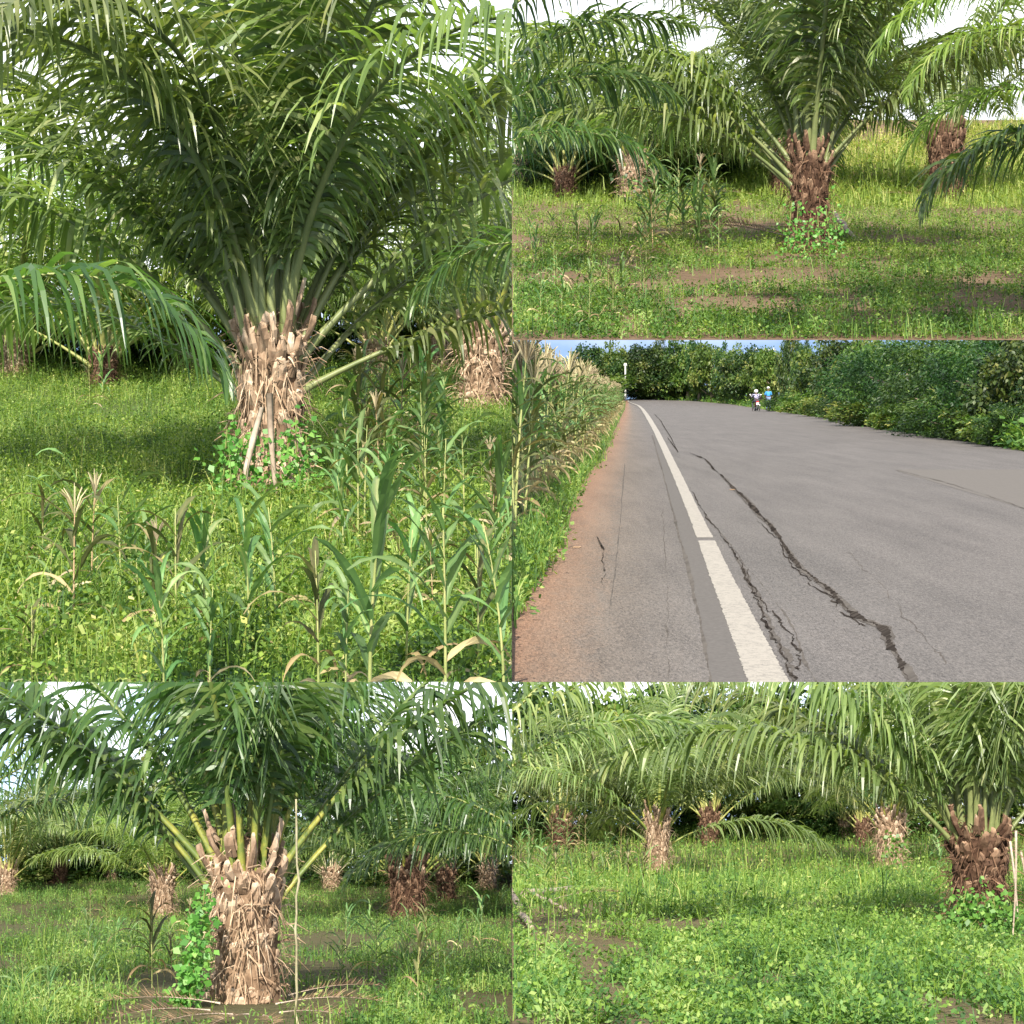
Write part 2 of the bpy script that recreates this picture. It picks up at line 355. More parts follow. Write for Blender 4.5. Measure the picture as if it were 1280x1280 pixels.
def maize_parts(seed, nleaf=9, tall=1.0, red=False, drylow=3, tassel=True, wide=1.0, green='maize', ll=1.0):
    """height about 2 units.  returns [(name, mesh)]"""
    g = np.random.default_rng(seed); out = []; hh = 1.75*tall
    lean = g.normal(0,.06,2); P = [(lean[0]*q*q, lean[1]*q*q, hh*q) for q in np.linspace(0,1,9)]
    st = MB(); st.tube(P, np.linspace(.017,.006,9), 6, r=np.repeat(np.clip(g.uniform(.2,.9,9),0,1),6))
    out.append(('stalk', st.build('stalk', M['maize_red' if red else 'maize_stalk'], True)))
    a0 = g.uniform(0,6.28)
    for i in range(nleaf):
        f = .08+.8*i/(nleaf-1); c = np.array([lean[0]*f*f, lean[1]*f*f, hh*f]); dry = i < drylow
        mb = MB(); L = ll*g.uniform(.7,1.25)*(1-.3*abs(f-.5)); 
        strip_leaf(mb, c, a0+i*math.pi+g.normal(0,.45), L, wide*g.uniform(.085,.125)*(.7 if dry else 1), R(g.uniform(38,70) if not dry else g.uniform(10,50)),
                   g.uniform(.5,1.5) if not dry else g.uniform(1,1.7), g, twist=g.normal(0,.7) if not dry else g.normal(0,2))
        out.append(('leaf', mb.build('leaf', M['maize_dry' if dry else green])))
    if tassel:
        mb = MB(); top = np.array([lean[0], lean[1], hh])
        for i in range(11):
            a = g.uniform(0,6.28); tl = .05 if i == 0 else g.uniform(.3,.75); d = np.array([math.cos(a)*math.sin(tl), math.sin(a)*math.sin(tl), math.cos(tl)])
            q = [top-np.array([0,0,.08]), top+d*.16, top+d*.32+np.array([0,0,-.08*tl])]
            mb.tube(q, [.008,.011,.005], 4, r=g.random())
        out.append(('tassel', mb.build('tassel', M['tassel'])))
    return out
def join_parts(parts, name):
    mb = MB(); mats = []
    for _, me in parts:
        n = len(me.vertices); v = np.zeros(n*3); me.vertices.foreach_get('co', v)
        f = np.zeros(len(me.loops), np.int32); me.loops.foreach_get('vertex_index', f)
        r = np.zeros(n); me.attributes['rnd'].data.foreach_get('value', r)
        m = me.materials[0]
        if m not in mats: mats.append(m)
        mb.add(v.reshape(-1,3), f.reshape(-1,4), r, mats.index(m))
    return mb.build(name, mats)
MZ = [maize_parts(11+i, nleaf=11+i % 3, drylow=(2,4,1,5,3,3)[i], red=(i == 3), tassel=(i == 3), wide=.8, green='maize_old' if i in (1,3) else 'maize') for i in range(6)]
MZ1 = [join_parts(p, 'maize_plant') for p in MZ]
MF = [join_parts(maize_parts(41+i, nleaf=13, drylow=3+i % 2, tassel=True, wide=.55, ll=.66, green='maize_old' if i % 2 == 0 else 'maize'), 'maize_plant') for i in range(6)]
def maize(cell, px, row, hpx, kind, label, group=None, parts=True, rz=None, sc=1.0):
    g = random.Random(px*7+row); p = cell.pos(px, row); k = hpx*cell.u(row)/2.0; rz = g.uniform(0,6.28) if rz is None else rz
    if not parts: return solo('maize_plant', MZ1[kind], p, label, 'maize', cell, group, (0,0,rz), (k,k,k))
    root = empty('maize_plant', p, label, 'maize', cell, group, rz)
    for n, me in MZ[kind]: part(n, me, root, sc=(k,k,k))
    return root

# ------------------------------------------------------------------ ground cover
def ground(cell, name, mat, x0, x1, r0, r1, ny=60, nx=40, yext=0):
    mb = MB(); rows = np.linspace(r0, r1, ny); Ys = cell.Y(rows)
    if yext: Ys = np.append(Ys, yext); ny += 1
    Ys = np.unique(Ys); ny = len(Ys)
    px = np.linspace(x0, x1, nx); X = (px[None,:]-640)/F*Ys[:,None]
    zz = cell.zg(Ys)[:,None]+np.zeros((ny,nx))
    V = np.stack([X, np.repeat(Ys[:,None],nx,1), zz],-1).reshape(-1,3)
    fs = [(i*nx+k, i*nx+k+1, (i+1)*nx+k+1, (i+1)*nx+k) for i in range(ny-1) for k in range(nx-1)]
    mb.add(V, fs); me = mb.build(name, mat, True)
    o = part(name, me, None); tag(o, kind='structure'); CELL[o.name] = cell
    return o
def cover(cell, name, mats, n, x0, x1, r0, r1, dens=None, hb=(.12,.35), wb=.012, lf=(.03,.07), blade=.5, seed=1, mfun=None, ypow=1.0, hfun=None, label=None, nleaf=4, gap=0):
    g = np.random.default_rng(seed); S = cell.S
    rw = g.uniform(r0, r1, n*3); px = g.uniform(x0, x1, n*3); Y = cell.Y(rw)
    w = (Y/Y.max())**ypow
    if dens is not None: w = w*dens(px, rw)
    if gap: w = w*np.clip((fbm((px-640)/F*Y/(S*.8), Y/(S*2.6), seed+9, 3)-gap)*5, .06, 1)
    keep = g.random(n*3) < w/ max(1e-6, np.quantile(w, .98)); px, rw, Y = px[keep][:n], rw[keep][:n], Y[keep][:n]
    n = len(px); P = np.stack([(px-640)/F*Y, Y, (H-rw)/F*Y],1)
    patch = np.clip(fbm(P[:,0]/(S*.45), P[:,1]/(S*1.5), seed, 3)*2.2-.6, 0, 1.2); tone = fbm(P[:,0]/(S*.22)+7, P[:,1]/(S*.7), seed+5, 3)
    h = S*g.uniform(hb[0], hb[1], n)*(.55+.9*patch)
    h = h*np.where(g.random(n) < .04, g.uniform(1.5,2.6,n), 1)
    if hfun is not None: h = h*hfun(px, rw)
    isb = g.random(n) < blade; mb = MB()
    mi = mfun(px, rw, g) if mfun is not None else np.zeros(n, int)
    rnd = np.clip(.35*g.random(n)+.75*(tone*1.9-.5)+g.normal(0,.1,n),0,1)
    for mat in range(len(mats)):
        b = isb & (mi == mat)
        if b.any():
            p = P[b]; hh = h[b]; k = len(p); a = g.uniform(0,6.283,k); d = np.stack([np.cos(a), np.sin(a), 0*a],1); a2 = a+np.pi/2+g.normal(0,.5,k)
            s = np.stack([np.cos(a2), np.sin(a2), 0*a],1)*(S*wb*g.uniform(.6,1.4,k))[:,None]; ln = g.uniform(.15,.75,k)[:,None]; up = np.array([0,0,1.0])
            p1 = p+d*ln*hh[:,None]*.3+up*hh[:,None]*.62; p2 = p+d*ln*hh[:,None]*.95+up*(hh*g.uniform(.75,1.05,k))[:,None]
            V = np.stack([p-s*.5,p+s*.5,p1-s*.42,p1+s*.42,p2-s*.05,p2+s*.05],1)
            fs = np.array([(0,1,3,2),(2,3,5,4)])
            ok = np.ones(k, bool) if cell.side == 0 else (V[:,:,0]*cell.side).min(1) > 0
            V = V[ok]; k = len(V)
            mb.add(V.reshape(-1,3), (np.arange(k)[:,None,None]*6+fs[None]).reshape(-1,4), np.repeat(rnd[b][ok],6), mat)
        b = (~isb) & (mi == mat)
        if b.any():
            for j in range(nleaf):
                p = P[b].copy(); k = len(p); hh = h[b]
                p[:,2] += hh*g.uniform(.1,.85,k); a = g.uniform(0,6.283,k); off = hh*g.uniform(.0,.5,k)
                p[:,0] += np.cos(a)*off; p[:,1] += np.sin(a)*off
                L = S*g.uniform(lf[0],lf[1],k)*g.uniform(.7,1.35,k); e = g.uniform(-.7,1.0,k)
                d = np.stack([np.cos(a)*np.cos(e), np.sin(a)*np.cos(e), np.sin(e)],1)*L[:,None]; a2 = a+np.pi/2
                s = np.stack([np.cos(a2), np.sin(a2), g.normal(0,.45,k)],1)*(L*.31)[:,None]
                c = p+d*.45
                V = np.stack([p, c-s, p+d, c+s],1); ok = (V[:,:,0]*cell.side).min(1) > 0
                V = V[ok]; k2 = len(V)
                mb.add(V.reshape(-1,3), np.arange(k2*4).reshape(-1,4), np.repeat(np.clip(rnd[b][ok]+g.normal(0,.12,k2),0,1),4), mat)
    me = mb.build(name, mats)
    o = part(name, me, None); tag(o, label, name.replace('_',' '), kind='stuff'); CELL[o.name] = cell
    return o
def ell(px, row, lst):
    """1 inside the listed ellipses (cx, cy, rx, ry), with a ragged edge"""
    v = np.zeros(len(px))
    for cx, cy, rx, ry in lst:
        q = ((px-cx)/rx)**2+((row-cy)/ry)**2+1.1*(fbm(px/23., row/7., 3)-.5)
        v = np.maximum(v, np.clip((1.25-q)*2, 0, 1))
    return v

# ------------------------------------------------------------------ broadleaf trees, bushes, vines
def crown_mesh(name, seed, mat, shape=(1,1,1), clumps=60, per=42, leafs=.09, base=.35, long=1.0, fill=.35):
    g = np.random.default_rng(seed); mb = MB(); C_ = []
    while len(C_) < clumps:
        v = g.uniform(-1,1,3); q = np.linalg.norm(v)
        if q > 1 or q < fill*g.random()**.3: continue
        if v[2] < -.55 and g.random() < .6: continue
        C_.append(v*(.72+.42*fbm(np.array([v[0]*3+9]), np.array([v[1]*3+v[2]*2.2+5]), seed)[0]))
    for c in C_:
        k = int(per*g.uniform(.6,1.4)); rad = g.uniform(.14,.3); tone = g.beta(2,2.2)
        o = g.normal(0,1,(k,3)); o /= np.linalg.norm(o,axis=1)[:,None]; p = c+o*rad*g.random((k,1))**.45*np.array([1,1,.8])
        d = o*.7+g.normal(0,.6,(k,3))+np.array([0,0,-.15]); d /= np.linalg.norm(d,axis=1)[:,None]
        s = np.cross(d, g.normal(0,1,(k,3))); s /= np.linalg.norm(s,axis=1)[:,None]+1e-9
        L = leafs*g.uniform(.6,1.35,k)[:,None]; W = L*.32/long
        V = np.stack([p, p+d*L*.45-s*W, p+d*L+np.array([0,0,-.15])*L, p+d*L*.45+s*W],1)
        V[:,:,2] += base+.65; V = V*np.array(shape)
        mb.add(V.reshape(-1,3), np.arange(k*4).reshape(-1,4), np.repeat(np.clip(tone+g.normal(0,.16,k),0,1),4))
    return mb.build(name, M[mat])
def treetrunk_mesh(seed, shape, base=.35):
    g = np.random.default_rng(seed); mb = MB(); h = (base+.9)*shape[2]
    P = [(.05*math.sin(q*4+seed)*q, .05*math.cos(q*3+seed)*q, h*q) for q in np.linspace(-.03,1,7)]
    mb.tube(P, np.linspace(.075,.02,7), 8)
    for i in range(6):
        a = g.uniform(0,6.28); f = g.uniform(.3,.7); s = np.array(P[int(f*6)]); L = g.uniform(.4,.7)
        e = s+np.array([math.cos(a)*L*shape[0], math.sin(a)*L*shape[1], .45*L*shape[2]]); mb.tube([s,(s+e)/2+np.array([0,0,-.03]),e], [.035,.022,.01], 4)
    return mb.build('trunk', M['trunk'], True)
TREE = {}
def tree_kind(k):
    if k not in TREE:
        kind, seed = k
        sh, ba, mt, cl, pr, lf_, lg = {'round': ((1,1,1),.25,'tree',95,80,.085,1), 'light': ((.8,.8,1.1),.3,'tree_light',75,72,.105,1), 'fine': ((1.2,1.1,.85),.2,'tree_fine',110,110,.06,1.6),
              'tall': ((.55,.55,1.6),.35,'tree',80,70,.1,1), 'bush': ((1.15,1,.62),-.05,'tree_light',60,95,.085,1), 'darkbush': ((1.2,1,.7),-.05,'tree_fine',70,110,.07,1.4)}[kind]
        TREE[k] = (treetrunk_mesh(seed, sh, ba), crown_mesh('crown', seed*7+1, mt, sh, cl, pr, lf_, ba, lg), (ba+1.6)*sh[2])
    return TREE[k]
def tree(cell, px, row, hpx, kind, seed, label, group, wide=1.0, cat=None, Y=None):
    p = cell.pos(px, row); u = cell.u(row); tm, cm, hh = tree_kind((kind, seed)); k = hpx*u/hh
    bush = 'bush' in kind
    root = empty('bush' if bush else 'broadleaf_tree', p, label, cat or ('bush' if bush else 'tree'), cell, group, (px*.37+row) % 6.28)
    part('stem' if bush else 'trunk', tm, root, sc=(k*wide,k*wide,k)); part('foliage' if bush else 'crown', cm, root, sc=(k*wide,k*wide,k))
    return root
def leafclump(name, pts, nl, size, seed, mats, stems=True, spread=.1, heart=.75):
    """climbing or bushy plant: leaves scattered about the given stem lines (unit metres)"""
    g = np.random.default_rng(seed); mb = MB()
    for line in pts:
        line = np.array(line, float)
        if stems: mb.tube(line, .008, 4, r=.3, m=1)
        t = g.random(nl)*(len(line)-1); i = np.minimum(t.astype(int), len(line)-2); f = (t-i)[:,None]
        p = line[i]*(1-f)+line[i+1]*f+g.normal(0,spread,(nl,3))
        d = g.normal(0,1,(nl,3))+np.array([0,-.5,-.3]); d /= np.linalg.norm(d,axis=1)[:,None]
        s = np.cross(d, g.normal(0,.5,(nl,3))+np.array([0,-1,.6])); s /= np.linalg.norm(s,axis=1)[:,None]
        L = size*g.uniform(.5,1.4,nl)[:,None]; W = L*.5*heart
        V = np.stack([p, p+d*L*.38-s*W, p+d*L, p+d*L*.38+s*W],1)
        mb.add(V.reshape(-1,3), np.arange(nl*4).reshape(-1,4), np.repeat(g.beta(2,2,nl),4))
    return mb.build(name, [M[m] for m in mats])

# ================================================================== UPPER LEFT VIEW: tall palm over meadow and maize
ground(TL, 'meadow_ground', M['soil_tl'], -600, 640, 852.5, 440, yext=420*K)
def tl_d(px, row): return .35+.65*(1-ell(px, row, [(330,700,150,12),(160,515,60,9)]))
cover(TL, 'meadow_grass', [M['grass_light'], M['grass_cool'], M['grass_straw']], 80000, -20, 640, 440, 868, tl_d, (.08,.32), .008, (.018,.046), .34, 3,
      lambda px, row, g: np.where(g.random(len(px)) < .62+.5*(fbm(px/40., row/14., 8)-.5), 0, np.where(g.random(len(px)) < .05, 2, 1)), 1.1)
palm(TL, 340, 615, 104, 225, 700, 'largest palm of the upper left view, flared trunk rising from the maize meadow', fronds=15, bendk=.62, seed=1, leaf_mat='palm', stalk_mat='stalk_dark',
     group='oil palms of the plantation', emin=38, emax=87, az0=20, front=74,
     extra=[(8,50,58,1.25),(20,62,70,1.25),(178,46,70,1.2),(165,56,80,1.2),(232,78,140,1.15),(245,82,135,1.05),(318,74,125,1.05),(150,68,100,1.2),(40,72,90,1.2),(95,84,90,1.3),(275,85,50,1.2),(258,86,60,1.15),(300,84,60,1.1)], nl=74)
palm(TL, 603, 508, 74, 108, 430, 'palm at the right rim of the upper left view, yellow stalks over pale trunk', fronds=22, seed=2, stalk_mat='stalk_yellow', emin=34, emax=80, az0=70, nl=60)
palm(TL, 130, 482, 42, 48, 360, 'palm behind the meadow left of the largest trunk, low reddish trunk', fronds=18, dark=True, seed=3, leaf_mat='palm_fresh', emin=34, az0=10, nl=46)
palm(TL, 20, 470, 38, 46, 380, 'palm at the far left behind the meadow, pale sunlit crown', fronds=18, seed=4, leaf_mat='palm_fresh', emin=34, az0=40, nl=46)
palm(TL, 232, 466, 34, 46, 350, 'far palm whose crown shows directly left of the largest trunk', fronds=16, dark=True, seed=5, leaf_mat='palm_fresh', emin=34, az0=80, nl=46)
palm(TL, 470, 470, 36, 52, 360, 'far palm between the largest trunk and the pale right trunk', fronds=18, seed=6, leaf_mat='palm', emin=34, az0=120, nl=46)
palm(TL, 545, 462, 34, 50, 370, 'far palm behind the pale right trunk, bright hanging leaflets', fronds=18, seed=7, leaf_mat='palm_fresh', emin=34, az0=30, nl=46)
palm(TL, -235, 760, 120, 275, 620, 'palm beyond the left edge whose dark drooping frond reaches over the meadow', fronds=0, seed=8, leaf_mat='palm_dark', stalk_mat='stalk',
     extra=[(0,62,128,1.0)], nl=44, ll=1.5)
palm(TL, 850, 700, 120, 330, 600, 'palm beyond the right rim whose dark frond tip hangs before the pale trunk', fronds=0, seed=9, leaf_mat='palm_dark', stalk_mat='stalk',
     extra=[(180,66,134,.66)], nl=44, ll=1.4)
for i, (px, row, h, k, w) in enumerate([(20,452,70,'bush',1.2),(75,450,50,'darkbush',1.3),(185,452,58,'darkbush',1.2),(262,456,46,'bush',1.2),(410,458,60,'darkbush',1.2),(455,452,54,'bush',1.2),(505,450,46,'bush',1.3),(560,452,60,'darkbush',1.2),(625,450,70,'bush',1.2),(140,446,110,'round',1),(330,447,120,'round',1.1),(490,446,100,'light',1.2),(600,446,120,'round',1)]):
    tree(TL, px, row, h, k, 1+i % 3, ('leafy green bush behind the meadow in the upper left view' if 'bush' in k else 'green leafy tree far behind the meadow palms in the upper left view'), 'bushes and trees behind the meadow', w)
# maize standing in the meadow
mz_named = [
 (92,815,205,3,'reddish drying maize stalk at the lower left of the meadow'),(62,800,130,0,'short green maize beside the reddish drying stalk'),
 (40,862,120,1,'low maize at the bottom left corner of the meadow'),(205,878,190,2,'arching maize right of the reddish drying stalk'),
 (262,872,160,5,'broad bent maize at the bottom, left of the palm trunk'),(312,835,230,0,'slender maize standing directly before the largest palm trunk'),
 (345,800,190,4,'yellowing maize just right below the largest trunk'),(398,872,210,1,'upright bright maize at the bottom middle of the meadow'),
 (462,880,330,2,'tallest maize of the meadow with wide blue green leaves'),(432,880,170,5,'short leafy maize at the foot of the tallest maize'),
 (508,850,215,0,'maize just right of the tallest one'),(557,884,285,4,'tall maize with long arching leaves near the lower right corner'),(598,860,210,1,'tasselled maize close to the right rim at the bottom'),
 (630,880,260,2,'maize cut by the right rim at the bottom corner')]
for px, row, h, k, lab in mz_named: maize(TL, px, row, h, k, lab, 'maize plants in the meadow')
g_ = random.Random(5)
for i in range(54):
    row = g_.uniform(520,780)**1.0; px = g_.uniform(415,638 if row > 640 else 560) if i < 44 else g_.uniform(15,300)
    if i >= 44: row = g_.uniform(660,820)
    maize(TL, px, row, g_.uniform(85,165)*(row/640), g_.randrange(6), 'thin maize plant among many others in the upper left meadow', 'thin maize plants behind the near ones', parts=row > 690)
for i in range(12):
    row = g_.uniform(478,540); px = g_.choice([g_.uniform(0,270), g_.uniform(400,560)])
    maize(TL, px, row, g_.uniform(45,80), g_.randrange(6), 'small far maize plant at the back of the upper left meadow', 'small maize plants at the back of the meadow', parts=False)
# growth about the foot of the trunk
p = TL.pos(340, 622); u = TL.u(622)
gg = np.random.default_rng(4)
lines = [[(x,-.42-.1*gg.random(),0),(x*.95,-.45,.35),(x*.9,-.42,.5+.5*gg.random())] for x in (-.5,-.42,-.3,-.15,.1,.25,.35,.48)]
solo('climbing_vine', leafclump('climbing_vine', lines, 80, .08, 4, ['vine','stalk']), p, 'leafy yellow green vine about the foot of the largest upper left trunk', 'vine', TL, sc=(110*u,)*3)
mb = MB(); mb.tube([(-.05,-.45,.95),(-.13,-.55,.62),(-.2,-.6,.3),(-.2,-.62,.0)], [.028,.036,.03,.016], 6, [.9,.8,.95,.7][0])
solo('dead_stalk', mb.build('dead_stalk', M['wood'], True), p, 'pale bent dead leaf stalk hanging down the largest upper left trunk', 'stalk', TL, sc=(115*u,)*3)
mb = MB(); mb.tube([(.03,-.46,1.1),(.06,-.56,.6),(.1,-.6,.2),(.14,-.6,-.05)], [.04,.03,.026,.014], 6, .45)
solo('dead_stalk', mb.build('dead_stalk', M['wood'], True), p, 'brown straight dead leaf stalk beside the pale bent one on the trunk', 'stalk', TL, sc=(115*u,)*3)

# ================================================================== UPPER RIGHT VIEW: palms under a bright grass slope
ground(TR, 'plantation_ground', M['soil_tr'], 640, 2300, 425, 150)
Yv = np.linspace(2.5, 8.29, 12); q_ = np.linspace(0, 1, 8); gx = .279*Yv[:,None]+q_[None,:]*4.2
mb = MB(); mb.add(np.stack([gx, np.repeat(Yv[:,None],8,1), np.repeat((.744-.08*(8.29-Yv))[:,None],8,1)],-1).reshape(-1,3), [(i*8+k, i*8+k+1, (i+1)*8+k+1, (i+1)*8+k) for i in range(11) for k in range(7)])
o = part('plantation_ground', mb.build('plantation_ground', M['soil_tr'], True), None); tag(o, kind='structure')
bare = [(930,350,90,12),(1010,345,60,9),(905,382,90,12),(830,360,50,9),(700,352,50,10),(940,285,60,6),(1240,352,50,7),(1190,392,60,9),(1080,404,60,7),(1000,325,60,6),(690,258,40,4),(760,330,30,5)]
cover(TR, 'plantation_weeds', [M['grass_cool'], M['grass_light']], 54000, 640, 1300, 235, 424, lambda px, row: 1.0-.93*ell(px,row,bare), (.04,.24), .009, (.016,.05), .36, 13, gap=.26, mfun=lambda px, row, g: np.where(g.random(len(px)) < np.where(row > 330, .25, .75)+.5*(fbm(px/50., row/14., 8)-.5), 1, 0), ypow=1.0)
cover(TR, 'hillside_grass', [M['grass_light'], M['grass_straw']], 26000, 640, 1300, 155, 262, lambda px, row: np.where((row > 252-px*0+0) & (px < 1020), .5, 1.0)*np.where(row < 215-(px-820)*.14, .25, 1), (.16,.5), .018, (.05,.1), .75, 17,
      lambda px, row, g: np.where(g.random(len(px)) < np.clip((225-row)/70.,.06,.45)*(px > 1000), 1, 0), .6)
PG = 'oil palms of the plantation'
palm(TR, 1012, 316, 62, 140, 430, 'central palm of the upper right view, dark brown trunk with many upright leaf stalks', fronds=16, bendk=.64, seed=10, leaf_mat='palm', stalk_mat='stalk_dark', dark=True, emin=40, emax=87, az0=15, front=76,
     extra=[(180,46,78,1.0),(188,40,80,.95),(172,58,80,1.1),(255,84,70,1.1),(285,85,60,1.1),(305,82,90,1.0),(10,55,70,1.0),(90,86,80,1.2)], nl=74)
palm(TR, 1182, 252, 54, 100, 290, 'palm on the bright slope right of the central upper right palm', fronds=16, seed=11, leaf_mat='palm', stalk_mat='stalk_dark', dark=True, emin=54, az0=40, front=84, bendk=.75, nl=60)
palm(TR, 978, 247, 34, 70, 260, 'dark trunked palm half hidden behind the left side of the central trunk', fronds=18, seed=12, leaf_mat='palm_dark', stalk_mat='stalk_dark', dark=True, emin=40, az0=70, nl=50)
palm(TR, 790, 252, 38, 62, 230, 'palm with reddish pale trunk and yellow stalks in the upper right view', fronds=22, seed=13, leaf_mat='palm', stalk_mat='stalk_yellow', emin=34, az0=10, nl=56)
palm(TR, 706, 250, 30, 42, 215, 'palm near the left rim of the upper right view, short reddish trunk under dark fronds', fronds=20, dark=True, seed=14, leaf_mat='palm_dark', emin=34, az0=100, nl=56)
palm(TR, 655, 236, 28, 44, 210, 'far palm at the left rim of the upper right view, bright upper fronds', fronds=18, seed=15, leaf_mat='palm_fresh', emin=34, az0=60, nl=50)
palm(TR, 870, 226, 28, 50, 210, 'far palm between the reddish trunk and the central palm', fronds=18, seed=16, leaf_mat='palm', emin=34, az0=30, nl=50)
palm(TR, 1430, 405, 90, 190, 340, 'palm beyond the right edge, its dark frond tip hanging over the bright slope', fronds=0, seed=18, leaf_mat='palm_dark', stalk_mat='stalk',
     extra=[(180,58,128,.95),(186,64,132,.85)], nl=50, ll=1.5)
palm(TR, 1400, 345, 80, 470, 360, 'taller palm beyond the right edge, yellow green fronds hanging into the top right corner', fronds=0, seed=19, leaf_mat='palm_fresh', stalk_mat='stalk_yellow',
     extra=[(180,46,120,.95),(190,36,110,.85),(172,56,125,1.0),(160,30,100,.8)], nl=60)
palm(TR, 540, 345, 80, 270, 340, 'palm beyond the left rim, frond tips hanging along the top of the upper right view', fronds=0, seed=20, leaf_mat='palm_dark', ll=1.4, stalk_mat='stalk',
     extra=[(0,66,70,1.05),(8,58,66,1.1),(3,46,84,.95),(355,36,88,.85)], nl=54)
ov = palm(TR, 1420, 424, 120, 730, 690, 'palm standing right of the viewer, its fronds spread overhead and shading the bare soil', fronds=20, bendk=.75, seed=33, leaf_mat='palm', stalk_mat='stalk',
     extra=[(180,42,60,1.0),(165,50,70,1.0),(195,36,70,1.0),(150,40,80,.9),(205,50,90,.9),(175,62,80,1.0)], nl=54)
ov.location = (3.0, 7.4, .67)
for i, (px, row, h, k, w) in enumerate([(660,236,40,'darkbush',1.3),(735,238,44,'darkbush',1.3),(835,232,44,'bush',1.2),(885,226,48,'darkbush',1.3),(930,222,52,'bush',1.2),(760,220,90,'round',1.1),(680,218,90,'light',1.2),(910,206,80,'round',1.1),(850,205,90,'light',1.0)]):
    tree(TR, px, row, h, k, 1+i % 3, ('dark bush below the palms at the left back of the upper right view' if 'bush' in k else 'leafy tree behind the palms at the left of the upper right view'), 'bushes and trees behind the upper right palms', w)
g_ = random.Random(9)
for i in range(34):
    row = g_.uniform(268,330); px = g_.uniform(795,900)
    maize(TR, px, row, g_.uniform(45,85), g_.randrange(6), 'young maize plant in the pale green clump left of the central palm', 'maize clump left of the central palm', parts=False)
for i in range(24):
    row = g_.uniform(300,418); px = g_.uniform(648,810)
    maize(TR, px, row, g_.uniform(30,60)*(row/330), g_.randrange(6), 'low maize plant on the shaded left ground of the upper right view', 'low maize at the left of the upper right view', parts=False)
p = TR.pos(1012, 322); u = TR.u(322)
lines = [[(x,-.45,0),(x*.95,-.5,.3),(x*.8,-.45,.5+.5*gg.random())] for x in (-.5,-.35,-.1,.1,.3,.45)]
solo('climbing_vine', leafclump('climbing_vine', lines, 80, .075, 14, ['vine','stalk'], spread=.13), p, 'green vine and weeds wrapped about the central upper right trunk', 'vine', TR, sc=(66*u,)*3)
p2 = TR.pos(790, 256)
solo('climbing_vine', leafclump('climbing_vine', [[(x,-.45,0),(x,-.5,.8)] for x in (-.3,0,.3)], 40, .14, 15, ['tree','stalk'], spread=.18), p2, 'dark green vine round the foot of the reddish pale trunk', 'vine', TR, sc=(40*TR.u(256),)*3)
def on(cell, px, row, lift=0): q = cell.pos(px, row); q.z += lift; return q
def stick(cell, name, a, b, r0, r1, mat, label, cat, bow=0, n=9, r=.6, seed=0, sides=6, lift=(0,0)):
    """a rod from a to b (photograph pixel, row on the ground), with radius in metres"""
    A = on(cell, *a, lift[0]); B = on(cell, *b, lift[1]); g = np.random.default_rng(seed+3); pts = []
    for i in range(n):
        q = i/(n-1); pts.append(np.array((B-A)*q)+np.array([0,0,bow*math.sin(math.pi*q)])+g.normal(0,r0*.25,3)*(0 < i < n-1))
    mb = MB(); mb.tube(pts, np.linspace(r0, r1, n), sides, np.repeat(np.clip(r+g.normal(0,.15,n),0,1), sides))
    return solo(name, mb.build(name, M[mat], True), A, label, cat, cell)
u = TR.u(300)
stick(TR, 'cut_frond_stalk', (1043,290), (1072,303), .05*.75*KT, .03*.75*KT, 'wood', 'bare cut stalk leaning from the central trunk down to the grass', 'stalk', lift=(.27*KT,.0), r=.7)
def dead_frond(cell, px, row, lpx, az, label, tilt=0, seed=1, group=None, lift=.15):
    sm, lm = get_frond(17+tilt*.4, 30, seed, 'palm', 'stalk', True, 60); k = lpx*1.3*cell.u(row)/5
    root = empty('fallen_frond', on(cell, px, row, lift*k), label, 'dead frond', cell, group, R(az))
    part('stalk', DST[seed % 3], root, sc=k); part('leaflets', lm, root, sc=k)
    return root
DST = []
for s in range(3):
    sm, _ = get_frond(14, 26, s, 'palm', 'stalk', True, 60); c = sm.copy(); c.materials[0] = M['wood']; DST.append(c)
dead_frond(TR, 985, 300, 115, 187, 'brown fallen frond lying left of the central upper right trunk', seed=1, tilt=-10)
dead_frond(TR, 975, 296, 95, 182, 'pale withered frond lying on top of the brown fallen one', seed=2, tilt=-6, lift=.3)
dead_frond(TR, 955, 249, 60, 184, 'small dead frond on the grass behind the central upper right trunk', seed=0, tilt=-8)
dead_frond(TR, 1170, 252, 60, 190, 'small dead frond at the foot of the palm on the bright slope', seed=1, tilt=-8)
mb = MB(); mb.ball((0,0,.02), (.19,.3,.075), .9, nu=9, nv=6); mb.ball((.07,.02,.03), (.1,.2,.06), .8, nu=8, nv=5)
solo('pale_stone', mb.build('pale_stone', solid('pale_stone', [(0,(.4,.33,.18)),(1,(.62,.54,.36))], .85, .1, 9, .3), True), on(TR, 1247, 400), 'flat pale stone on bare soil at the lower right of the upper right view', 'stone', TR, sc=(1.05*KT,KT,KT))

